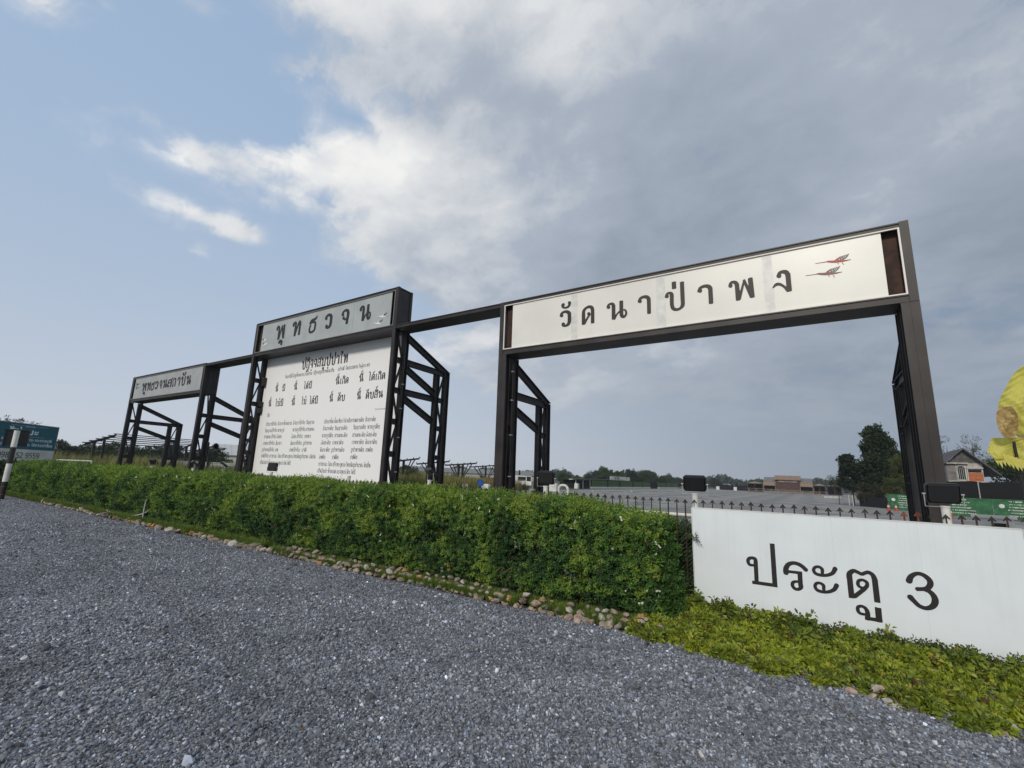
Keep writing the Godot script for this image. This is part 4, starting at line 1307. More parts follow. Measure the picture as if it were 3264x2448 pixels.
func build_lamps() -> void:
	# floodlights on the fence posts, turned up towards the gate; their backs face the drive
	var spots := [[-1.215, 0.05, 0.25, "black floodlight above the left edge of the white sign board"], [-3.35, 0.0, 0.12, "black floodlight with pale post just right of the tall gate post base"], [1.13, 0.12, 0.15, "large-looking black floodlight on thick white post above the sign board's right half"],
		[-5.70, -0.5, 0.9, "black floodlight tilted far back between the two middle gate columns"], [-10.72, 0.25, 0.0, "black floodlight in front of the lower left corner of the text board"], [-12.98, -0.6, 0.95, "black floodlight tilted back left of the text board"], [-14.65, -0.3, 0.9, "dark floodlight at the foot of the second gate column"], [-17.4, 0.3, 0.7, "small dark floodlight behind the hedge under the left name box"]]
	var body := Mb.new()
	var w := 0.135
	var h := 0.10
	# housing with cut corners, bevelled towards the back
	var ring := func(k: float, z: float) -> Array:
		var c := 0.022
		var a := []
		for q in [[w - c, h], [-w + c, h], [-w, h - c], [-w, -h + c], [-w + c, -h], [w - c, -h], [w, -h + c], [w, h - c]]:
			a.push_back(Vector3(q[0] * k, q[1] * k, z))
		return a
	var loops := [ring.call(1.0, -0.035), ring.call(1.0, 0.01), ring.call(0.94, 0.018), ring.call(0.90, 0.008), ring.call(0.86, 0.022)]
	for i in loops.size() - 1:
		for k in 8:
			var e := (k + 1) % 8
			body.quad(loops[i][e], loops[i][k], loops[i + 1][k], loops[i + 1][e]) if false else body.quad(loops[i][k], loops[i][e], loops[i + 1][e], loops[i + 1][k])
	for k in range(1, 7):
		body.tri(loops[4][0], loops[4][k], loops[4][k + 1])
		body.tri(loops[0][0], loops[0][k + 1], loops[0][k])
	var body_mesh := body.mesh()
	var rim := Mb.new()
	rim.span(Vector3(-w * 0.88, h * 0.78, 0.012), Vector3(w * 0.88, h * 0.9, 0.026))
	var rim_mesh := rim.mesh()
	var glass := Mb.new()
	glass.span(Vector3(-w * 0.9, -h * 0.88, -0.039), Vector3(w * 0.9, h * 0.88, -0.0355))
	var glass_mesh := glass.mesh()
	var yoke := Mb.new()
	for s in [-1.0, 1.0]:
		yoke.span(Vector3(s * 0.150 - 0.0025, -0.125, -0.016), Vector3(s * 0.150 + 0.0025, 0.01, -0.006))
	yoke.span(Vector3(-0.147, -0.126, -0.016), Vector3(0.147, -0.121, -0.006))
	for s in [-1.0, 1.0]:
		yoke.tube(Vector3(s * 0.134, 0, -0.012), Vector3(s * 0.162, 0, -0.012), 0.008, 0.008, 6)
	var yoke_mesh := yoke.mesh()
	for t in spots:
		var o := thing("floodlight", t[3], "floodlight", Vector3(t[0], 1.595, -6.43), "floodlights on the fence posts")
		o.rotation.y = t[1]
		var fork := obj("yoke", yoke_mesh, M.galv, o)
		var head := obj("housing", body_mesh, M.lamp_black, o)
		head.rotation.x = t[2]
		head.position = Vector3(0, 0.008 + t[2] * 0.01, -0.012)
		obj("back_rim", rim_mesh, M.lamp_rim, head)
		obj("glass", glass_mesh, M.glass, head)

# ---------------------------------------------------------------- left edge of the view

func text_sheet(parent: Node3D, words: String, high: float, at: Vector3, mat: Material, turn := 0.0) -> void:
	var t := TextMesh.new()
	var f := SystemFont.new()
	f.font_names = PackedStringArray(["Droid Sans"])
	f.font_weight = 500
	t.font = f
	t.text = words
	t.font_size = 64
	t.pixel_size = high / 46.0
	t.depth = 0.01
	var o := obj("digits", t, mat, parent)
	o.position = at

func build_left() -> void:
	# striped post with the back of a small board on it
	var p := thing("striped_post", "black and white banded round post with a small board, at the drive's left edge", "post", Vector3(-25.57, 0, -4.75))
	var bands := [[0.0, 0.66, 0], [0.66, 1.335, 1], [1.335, 1.965, 0], [1.965, 2.6, 1]]
	for b in bands:
		var m := Mb.new()
		m.tube(Vector3(0, b[0], 0), Vector3(0, b[1], 0), 0.088, 0.088, 16)
		obj("band", m, M.whitewash if b[2] else M.ink, p)
	for y in [0.17, 0.46]:
		var m := Mb.new()
		m.tube(Vector3(0, y, 0), Vector3(0, y + 0.03, 0), 0.090, 0.090, 16)
		obj("rust_ring", m, M.picket_rusty, p)
	var m := Mb.new()
	var dir := Vector3(0.94, 0, 0.34)
	var bs := Basis(Vector3(dir.z, 0, -dir.x) * -1.0, Vector3.UP, dir)
	m.box(Vector3(-0.16, 2.31, -0.07), Vector3(0.66, 0.62, 0.05), bs)
	m.box(Vector3(-0.15, 2.63, -0.05), Vector3(0.72, 0.05, 0.12), bs)
	m.box(Vector3(-0.15, 2.31, -0.05) + bs.x * 0.335, Vector3(0.03, 0.62, 0.09), bs)
	obj("board", m, M.lamp_black, p)
	# blue advertising board
	var a := Vector3(-39.43, 0, -6.7)
	var e := Vector3(-41.89, 0, -9.72)
	var x := (e - a).normalized()
	var b := thing("blue_billboard", "dark blue billboard with white writing and a telephone number on a white strip", "billboard", a)
	b.basis = Basis(x, Vector3.UP, x.cross(Vector3.UP))
	var len := a.distance_to(e)
	m = Mb.new()
	m.span(Vector3(-1.6, 2.07, -0.04), Vector3(len, 3.62, 0))
	obj("blue_panel", m, paint(0.008, 0.115, 0.165, 0.5), b)
	m = Mb.new()
	m.span(Vector3(-1.6, 1.37, -0.04), Vector3(len - 0.03, 2.068, -0.004))
	obj("white_panel", m, M.whitewash, b)
	m = Mb.new()
	m.span(Vector3(-1.6, 3.622, -0.05), Vector3(len + 0.02, 3.66, 0.02))
	m.span(Vector3(len + 0.001, 1.37, -0.05), Vector3(len + 0.03, 3.622, 0.01))
	obj("frame", m, M.galv, b)
	for px in [-1.2, 1.0, 3.2]:
		m = Mb.new()
		m.span(Vector3(px, 0, -0.14), Vector3(px + 0.1, 3.5, -0.045))
		obj("leg", m, M.galv, b)
	text_sheet(b, "098-452 9559", 0.34, Vector3(1.45, 1.70, 0.0), M.ink)
	# printed lines: heading, rules and two rows of small writing
	var w := 512
	var h := 208
	var buf := PackedFloat32Array()
	buf.resize(w * h)
	write_line(buf, w, h, "สัน่เยะ", 48, 330, 84, 38, 1.5)
	write_line(buf, w, h, "พุทธวจน สถาบัน", 190, 280, 24, 10, 0.9)
	write_line(buf, w, h, "ความสุขทุกขณะ  ธรรมะ และธรรมชาติ", 4, 470, 140, 20, 1.2)
	write_line(buf, w, h, "อ.ลำลูกกา  และที่จะ ได้มากกว่าที่คน", 4, 490, 182, 20, 1.2)
	for rule in [[60, 400, 12], [60, 390, 102]]:
		for i in range(rule[0], rule[1]):
			buf[rule[2] * w + i] = 0.8
			buf[(rule[2] + 1) * w + i] = 0.8
	var im := Image.create_empty(w, h, false, Image.FORMAT_RGB8)
	for j in h:
		for i in w:
			im.set_pixel(i, j, Color(0.06, 0.372, 0.444).lerp(Color(0.90, 0.94, 0.95), buf[j * w + i]))
	m = Mb.new()
	m.sheet(Vector3(0.02, 2.09, 0.004), Vector3(len - 0.03, 2.09, 0.004), Vector3(len - 0.03, 3.6, 0.004), Vector3(0.02, 3.6, 0.004))
	var face := StandardMaterial3D.new()
	face.albedo_texture = ImageTexture.create_from_image(im)
	face.roughness = 0.5
	obj("printed_face", m, face, b)
	# the skeleton of a shed
	var s := thing("shed_frame", "open rusty black shed frame with long purlins behind the left gate column", "steel frame", Vector3(-57.96, 0, -15.52))
	var up := Vector3(-5.13, 1.27, -3.87)
	var along := Vector3(-5.43, 0.24, -9.0) * 1.25
	for k in 2:
		var o := along * k
		m = Mb.new()
		m.ibeam(Vector3(0, 3.05, 0) + o, Vector3(0, 3.05, 0) + up + o, 0.12, 0.26, along.normalized())
		var raf := obj("rafter", m, M.steel_dark, s)
		for q in [[0.3, 0.0], [0.62, -0.35]]:
			m = Mb.new()
			var topp: Vector3 = Vector3(0, 3.0, 0) + up * q[0] + o
			m.bar(Vector3(topp.x - up.x * q[1] * 0.1, 0, topp.z - up.z * q[1] * 0.1), topp, 0.28 if q[1] == 0.0 else 0.16, 0.2)
			obj("post", m, M.steel_dark, s)
	for i in 6:
		m = Mb.new()
		var o := Vector3(0, 3.22, 0) + up * (i / 5.0)
		m.bar(o - along * 0.02, o + along * 1.02, 0.10, 0.09)
		obj("purlin", m, M.steel_dark, s)
	# T-shaped frames standing in the weeds
	var tees := [[Vector3(-32.69, 2.47, -30.92), Vector3(-30.65, 2.92, -32.94), false, "T-shaped black steel frame just right of the middle gate's right column"], [Vector3(-34.24, 2.5, -36.43), Vector3(-31.67, 2.91, -38.69), false, "T-shaped black steel frame seen through the middle buttress frame"],
		[Vector3(-32.01, 2.5, -38.41), Vector3(-29.39, 2.83, -40.45), true, "T-shaped black steel frame with two posts on a white concrete block"], [Vector3(-35.99, 2.57, -48.0), Vector3(-32.6, 3.0, -50.5), false, "T-shaped black steel frame above the blue drum, farthest of its row"], [Vector3(-56.4, 2.9, -24.2), Vector3(-53.6, 3.3, -26.4), true, "T-shaped black steel frame behind the second gate column"]]
	for t in tees:
		var l: Vector3 = t[0]
		var r2: Vector3 = t[1]
		var c := (l + r2) / 2
		var o := thing("tee_frame", t[3], "steel frame", Vector3(c.x, 0, c.z), "unfinished steel frames in the field")
		m = Mb.new()
		l -= Vector3(c.x, 0, c.z)
		r2 -= Vector3(c.x, 0, c.z)
		m.bar(l, r2, 0.15, 0.16, Vector3.UP)
		obj("top_beam", m, M.steel_dark, o)
		for k in 6:
			m = Mb.new()
			var q := l.lerp(r2, k / 5.0)
			var n := Vector3(r2.z - l.z, 0, l.x - r2.x).normalized()
			m.bar(q - n * 1.2 + Vector3.UP * 0.1, q + n * 0.3 + Vector3.UP * 0.1, 0.07, 0.09)
			obj("purlin", m, M.steel_dark, o)
		var mid := (l + r2) / 2
		for px in ([-0.07, 0.07] if t[2] else [0.0]):
			m = Mb.new()
			var q := mid.lerp(r2, px * 1.8)
			m.bar(Vector3(q.x, 0.1, q.z), q, 0.17, 0.17)
			obj("post", m, M.steel_dark, o)
		for px in [0.14, 0.86, 0.26, 0.74]:
			m = Mb.new()
			m.bar(Vector3(0, 0.75, 0).lerp(Vector3(mid.x, 0.75, mid.z), 0.5), l.lerp(r2, px), 0.075, 0.075)
			obj("strut", m, M.steel_dark, o)
		m = Mb.new()
		m.span(Vector3(-0.42, 0, -0.42), Vector3(0.42, 0.62, 0.42))
		obj("footing", m, M.concrete, o)
	# loudspeaker on the second column
	var ls := thing("horn_loudspeaker", "grey horn loudspeaker sticking out from the second gate column", "loudspeaker", Vector3(-32.35, 2.72, -14.9))
	m = Mb.new()
	m.tube(Vector3(-0.1, -0.04, 0), Vector3(0.28, 0.02, -0.12), 0.05, 0.06, 8)
	m.tube(Vector3(0.28, 0.02, -0.12), Vector3(0.55, 0.06, -0.2), 0.06, 0.2, 12, false)
	obj("horn", m, M.lamp_rim, ls)
	m = Mb.new()
	m.span(Vector3(-0.16, -0.5, -0.06), Vector3(-0.04, 0.3, 0.06))
	obj("mount", m, M.steel_dark, ls)
	# white goal-like frame
	var gf := thing("pipe_arch", "low white pipe arch above the left part of the hedge", "barrier", Vector3(-43.5, 0, -11.4))
	m = Mb.new()
	m.path_tube([Vector3(-0.55, 0, 0.9), Vector3(-0.55, 1.5, 0.9), Vector3(0.4, 1.5, -0.75), Vector3(0.4, 0, -0.75)], 0.05)
	obj("pipe", m, M.white_pipe, gf)
	# wall and buildings
	var wl := thing("field_wall", "long low grey-white wall across the field behind the left gate columns", "wall")
	for k in 4:
		m = Mb.new()
		var p0 := Vector3(-66.0, 0, -23.4).lerp(Vector3(-60.6, 0, -36.5), k / 4.0)
		var p1 := Vector3(-66.0, 0, -23.4).lerp(Vector3(-60.6, 0, -36.5), (k + 1) / 4.0 - 0.004)
		m.bar(p0 + Vector3(0, 0.9, 0), p1 + Vector3(0, 0.9, 0), 1.8, 0.14, Vector3.UP)
		m.bar(p0 + Vector3(0, 1.84, 0), p1 + Vector3(0, 1.84, 0), 0.09, 0.24, Vector3.UP)
		obj("bay", m, M.whitewash, wl)
	warehouse("white_warehouse", "pale grey warehouse with ribbed roof between the second and third gate columns", Vector3(-101, 0, -62), 1.15, 26, 16, 3.7, 5.9, M.whitewash, worn(0.50, 0.51, 0.49, 0.6, 0.08, 0.3, 111))
	warehouse("grey_warehouse", "long low grey-roofed shed far behind the T-shaped frames", Vector3(-80, 0, -112), 0.75, 40, 12, 2.1, 3.2, M.concrete, worn(0.20, 0.205, 0.20, 0.8, 0.1, 0.3, 112))

func warehouse(called: String, label: String, at: Vector3, turn: float, l: float, d: float, eave: float, ridge: float, wall: Material, roof: Material) -> void:
	var o := thing(called, label, "building", at)
	o.rotation.y = turn
	var m := Mb.new()
	m.span(Vector3(-l / 2, 0, -d / 2), Vector3(l / 2, eave, d / 2))
	for s in [-1.0, 1.0]:
		var x: float = s * l / 2
		if s > 0:
			m.tri(Vector3(x, eave, d / 2), Vector3(x, eave, -d / 2), Vector3(x, ridge, 0))
		else:
			m.tri(Vector3(x, eave, -d / 2), Vector3(x, eave, d / 2), Vector3(x, ridge, 0))
	var w := obj("wall", m, wall, o)
	m = Mb.new()
	for s in [-1.0, 1.0]:
		m.bar(Vector3(0, eave - 0.1, s * (d / 2 + 0.3)), Vector3(0, ridge + 0.1, 0), l + 0.8, 0.12)
	for k in int(l / 1.2):
		var x := -l / 2 + 0.6 + k * 1.2
		m.bar(Vector3(x, eave - 0.02, d / 2 + 0.3), Vector3(x, ridge + 0.18, 0), 0.09, 0.1)
	obj("roof", m, roof, o)
	for k in 5:
		m = Mb.new()
		var x := -l / 2 + l * (k + 0.5) / 5
		m.span(Vector3(x - 0.8, eave * 0.42, d / 2 + 0.01), Vector3(x + 0.8, eave * 0.75, d / 2 + 0.06))
		obj("window", m, M.glass, w)

# ---------------------------------------------------------------- beyond the yard

func build_yard() -> void:
	# row of framed green screens, a hut and a water shop along the yard's left side
	var faces := [[-82.3, -90.4], [-90.9, -97.6], [-98.2, -106.6], [-107.2, -114.0], [-114.5, -121.1], [-129.2, -136.6], [-136.9, -143.6], [-143.9, -151.6]]
	var words := ["first, nearest the black hut", "second from the black hut", "third from the black hut", "fourth from the black hut", "fifth, ending at the dark opening", "first beyond the dark opening", "second beyond the dark opening", "last, at the far right end"]
	var green := worn(0.085, 0.135, 0.045, 0.95, 0.4, 1.3, 121, 9.0)
	for i in faces.size():
		var o := thing("green_screen", "tall screen of clipped green in a white trough: %s" % words[i], "green screen", Vector3(-33.7, 0, faces[i][0]), "green screens along the yard")
		var l: float = faces[i][0] - faces[i][1]
		var m := Mb.new()
		m.span(Vector3(-0.35, 0, -l), Vector3(0.35, 0.33, 0))
		obj("trough", m, M.whitewash, o)
		m = Mb.new()
		m.span(Vector3(-0.3, 0.33, -l + 0.02), Vector3(0.3, 1.55, -0.02))
		obj("greenery", m, green, o)
		m = Mb.new()
		for z in [-0.03, -l + 0.03]:
			m.span(Vector3(0.28, 0.33, z - 0.03), Vector3(0.34, 1.6, z + 0.03))
		m.span(Vector3(0.28, 1.56, -l), Vector3(0.34, 1.62, 0))
		obj("frame", m, M.dark, o)
	var hut := thing("black_hut", "low hut hung with black netting under a flat roof", "hut", Vector3(-34.0, 0, -79))
	var m := Mb.new()
	m.span(Vector3(-2.0, 0.1, -3.0), Vector3(0.3, 1.45, 3.2))
	obj("netting", m, M.net, hut)
	m = Mb.new()
	m.bar(Vector3(-0.8, 1.62, 4.2), Vector3(-0.8, 1.78, -22.0), 3.0, 0.09)
	obj("roof", m, M.lamp_black, hut)
	for z in [3.3, -3.1, 0.2]:
		m = Mb.new()
		m.span(Vector3(0.32, 0, z - 0.08), Vector3(0.44, 1.6, z + 0.08))
		obj("post", m, M.white_pipe, hut)
	m = Mb.new()
	m.span(Vector3(-0.3, 1.5, 3.6), Vector3(0.3, 1.62, 4.6))
	obj("awning", m, M.whitewash, hut)
	var b := thing("shop_sign", "long white sign with grey writing above the green screens", "sign", Vector3(-33.3, 1.66, -91.9))
	m = Mb.new()
	m.span(Vector3(-0.06, 0, -9.0), Vector3(0, 0.80, 0))
	m.span(Vector3(-0.06, 0, -12.4), Vector3(0, 0.80, -9.2))
	obj("board", m, M.whitewash, b)
	for t in [["น้ำดื่ม", 2.4, 5.4], ["ฟรี", 10.0, 11.2]]:
		var xx: float = t[1]
		for ch in t[0]:
			if not GLYPH.has(ch):
				continue
			var o := obj("letter", letter(ch), M.ink, b)
			o.basis = Basis(Vector3.UP, PI / 2) * Basis.from_scale(Vector3(0.0085, 0.0036, 0.004))
			var w := float(GLYPH[ch].get_slice(";", 0))
			o.position = Vector3(0.004, 0.24, -(xx if w > 0 else xx - 0.8))
			xx += (w + 12) * 0.0085 if w > 0 else 0.0
	m = Mb.new()
	m.span(Vector3(-1.6, 0, -128.4), Vector3(0.2, 1.62, -121.7))
	var gate := thing("dark_opening", "dark netted doorway between the green screens", "doorway", Vector3(-33.8, 0, 0))
	obj("netting", m, M.net, gate)
	m = Mb.new()
	m.span(Vector3(-1.7, 1.62, -128.6), Vector3(0.3, 1.70, -121.5))
	obj("lintel", m, M.lamp_black, gate)
	# concrete blocks and kerbs lying about the yard
	var blocks := [[-33.2, -75.2, 0.6, 0.9, 0.7, "white concrete block beside the black hut"], [-28.9, -52.6, 1.6, 0.95, 0.6, "white concrete block behind the post of the second floodlight from the sign"], [-27.0, -53.6, 1.4, 1.0, 0.6, "white concrete block right of the second floodlight from the sign"], [-25.2, -172.0, 0.9, 1.1, 0.8, "small white box at the far end of the yard, left one"], [-20.0, -172.0, 0.9, 1.1, 0.8, "small white box at the far end of the yard, right one"], [-27.5, -35.7, 1.1, 0.75, 0.5, "white concrete block at the foot of the two-post frame"], [-22.8, -32.9, 0.7, 0.9, 0.4, "white concrete block right of the blue drum"]]
	for t in blocks:
		m = Mb.new()
		m.span(Vector3(-t[2] / 2, 0, -t[4] / 2), Vector3(t[2] / 2, t[3] * 0.92, t[4] / 2))
		m.span(Vector3(-t[2] / 2 + 0.05, t[3] * 0.92, -t[4] / 2 + 0.05), Vector3(t[2] / 2 - 0.05, t[3], t[4] / 2 - 0.05))
		solo("concrete_block", m, M.whitewash, t[5], "block").position = Vector3(t[0], 0, t[1])
	for t in [[-24.6, -61.0, -23.6, -71.0, "pale kerb line lying in the yard, nearer one"], [-23.4, -74.0, -21.6, -92.4, "pale kerb line lying in the yard, farther one"]]:
		m = Mb.new()
		m.bar(Vector3(t[0], 0.08, t[1]), Vector3(t[2], 0.08, t[3]), 0.16, 0.3, Vector3.UP)
		solo("wheel_stop", m, M.concrete, t[4], "kerb")
	for t in [[-23.3, -178.0, "dark netted stall at the far end of the yard, left one"], [-18.2, -178.0, "dark netted stall at the far end of the yard, right one"]]:
		m = Mb.new()
		m.span(Vector3(-1.9, 0, -1.5), Vector3(1.9, 1.5, 1.5))
		m.span(Vector3(-2.1, 1.5, -1.7), Vector3(2.1, 1.6, 1.7))
		solo("netted_stall", m, M.net, t[2], "stall").position = Vector3(t[0], 0, t[1])
	var bar := thing("hoop_barrier", "pale steel pipe hoop rising above the hedge near the fence", "barrier", Vector3(-4.04, 0, -8.5))
	m = Mb.new()
	m.path_tube([Vector3(-0.10, 0, 0), Vector3(-0.10, 1.40, 0), Vector3(-0.07, 1.455, 0), Vector3(-0.02, 1.47, 0), Vector3(0.02, 1.47, 0), Vector3(0.07, 1.455, 0), Vector3(0.10, 1.40, 0), Vector3(0.10, 0, 0)], 0.026, 10)
	obj("pipe", m, M.white_pipe, bar)
	var drum := thing("blue_drum", "round bright blue water drum hung on a white stand among the weeds", "drum", Vector3(-14.5, 0, -20.4))
	m = Mb.new()
	m.tube(Vector3(-0.08, 1.2, -0.1), Vector3(0.08, 1.2, 0.12), 0.15, 0.15, 14)
	obj("drum", m, paint(0.015, 0.10, 0.42, 0.4), drum)
	m = Mb.new()
	m.tube(Vector3(-0.12, 1.2, -0.16), Vector3(-0.08, 1.2, -0.1), 0.19, 0.19, 14)
	m.tube(Vector3(-0.1, 0, -0.13), Vector3(-0.1, 1.1, -0.13), 0.03, 0.03, 6)
	obj("stand", m, M.lamp_rim, drum)
	build_truck()
	build_hall()
	build_right()

func build_truck() -> void:
	# a white lorry cab with its door open, seen past the gate post
	var o := thing("white_truck", "white truck with open door and two upright exhausts beside the tall gate post", "truck", Vector3(-30.6, 0, -51.7))
	o.rotation.y = 0.9
	var s := 1.0
	var m := Mb.new()
	m.span(Vector3(-0.85, 0.55, -0.8), Vector3(0.75, 1.25, 0.8))
	var f := [[-0.85, 1.25], [0.75, 1.25], [0.55, 1.68], [0.35, 1.78], [-0.75, 1.78], [-0.85, 1.68]]
	for k in f.size():
		var a: Array = f[k]
		var b: Array = f[(k + 1) % f.size()]
		m.quad(Vector3(a[0], a[1], 0.78), Vector3(a[0], a[1], -0.78), Vector3(b[0], b[1], -0.78), Vector3(b[0], b[1], 0.78)) if false else m.quad(Vector3(b[0], b[1], 0.78), Vector3(a[0], a[1], 0.78), Vector3(a[0], a[1], -0.78), Vector3(b[0], b[1], -0.78))
	for z in [0.78, -0.78]:
		for k in range(1, 5):
			if z > 0:
				m.tri(Vector3(f[0][0], f[0][1], z), Vector3(f[k][0], f[k][1], z), Vector3(f[k + 1][0], f[k + 1][1], z))
			else:
				m.tri(Vector3(f[0][0], f[0][1], z), Vector3(f[k + 1][0], f[k + 1][1], z), Vector3(f[k][0], f[k][1], z))
	obj("cab", m, paint(0.72, 0.72, 0.70, 0.3), o)
	m = Mb.new()
	m.span(Vector3(-0.6, 1.1, 0.79), Vector3(0.45, 1.62, 0.8))
	obj("side_window", m, M.glass, o)
	m = Mb.new()
	m.quad(Vector3(0.745, 1.27, 0.68), Vector3(0.745, 1.27, -0.68), Vector3(0.60, 1.62, -0.68), Vector3(0.60, 1.62, 0.68))
	var ws := obj("windscreen", m, M.glass, o)
	ws.position.x = 0.02
	m = Mb.new()
	var db := Basis(Vector3.UP, -1.0)
	m.box(Vector3(0.75, 0.85, 1.1), Vector3(0.8, 0.5, 0.06), db)
	m.box(Vector3(0.75, 1.72, 1.1), Vector3(0.8, 0.06, 0.06), db)
	m.box(Vector3(0.75, 1.4, 1.1) + db.x * 0.37, Vector3(0.06, 0.7, 0.06), db)
	m.box(Vector3(0.75, 1.4, 1.1) - db.x * 0.37, Vector3(0.06, 0.7, 0.06), db)
	var door := obj("door", m, paint(0.72, 0.72, 0.70, 0.3), o)
	m = Mb.new()
	m.box(Vector3(0.75, 1.4, 1.1), Vector3(0.68, 0.58, 0.02), db)
	obj("door_window", m, M.glass, door)
	for z in [0.35, 0.62]:
		m = Mb.new()
		m.tube(Vector3(-0.1, 1.6, z - 0.5), Vector3(-0.1, 2.45, z - 0.5), 0.06, 0.06, 8)
		obj("exhaust", m, M.lamp_black, o)
	m = Mb.new()
	m.span(Vector3(-4.6, 0.5, -0.5), Vector3(-0.86, 0.75, 0.5))
	m.span(Vector3(-4.6, 0.75, -0.8), Vector3(-1.2, 1.35, 0.8))
	obj("bed", m, M.rust, o)
	for q in [[0.25, 0.72], [0.25, -0.72], [-3.2, 0.72], [-3.2, -0.72]]:
		m = Mb.new()
		m.tube(Vector3(q[0], 0.36, q[1] - 0.13), Vector3(q[0], 0.36, q[1] + 0.13), 0.36, 0.36, 16)
		obj("wheel", m, M.lamp_black, o)
	# a dark truck parked under the far trees, left
	var d := thing("dark_truck", "dark flat-bed truck parked under trees left of the gate", "truck", Vector3(-67.6, 0, -18.9))
	d.rotation.y = 1.1
	m = Mb.new()
	m.span(Vector3(-2.2, 0.7, -0.9), Vector3(1.2, 1.2, 0.9))
	m.span(Vector3(-2.2, 1.2, -0.95), Vector3(-2.1, 2.1, 0.95))
	m.span(Vector3(-2.2, 2.1, -1.0), Vector3(1.0, 2.2, 1.0))
	obj("bed", m, M.lamp_black, d)
	m = Mb.new()
	m.span(Vector3(1.25, 0.6, -0.85), Vector3(2.9, 1.9, 0.85))
	obj("cab", m, M.lamp_rim, d)
	for q in [[2.1, 0.75], [2.1, -0.75], [-1.2, 0.75], [-1.2, -0.75]]:
		m = Mb.new()
		m.tube(Vector3(q[0], 0.42, q[1] - 0.15), Vector3(q[0], 0.42, q[1] + 0.15), 0.42, 0.42, 14)
		obj("wheel", m, M.lamp_black, d)

func slope(o: Node3D, called: String, x0: float, x1: float, y0: float, y1: float, z0: float, z1: float, mat: Material, t := 0.14) -> MeshInstance3D:
	# a pitched roof slab from the low front edge (y0, z0) up to (y1, z1)
	var m := Mb.new()
	m.bar(Vector3((x0 + x1) / 2, y0, z0), Vector3((x0 + x1) / 2, y1, z1), x1 - x0, t)
	return obj(called, m, mat, o)

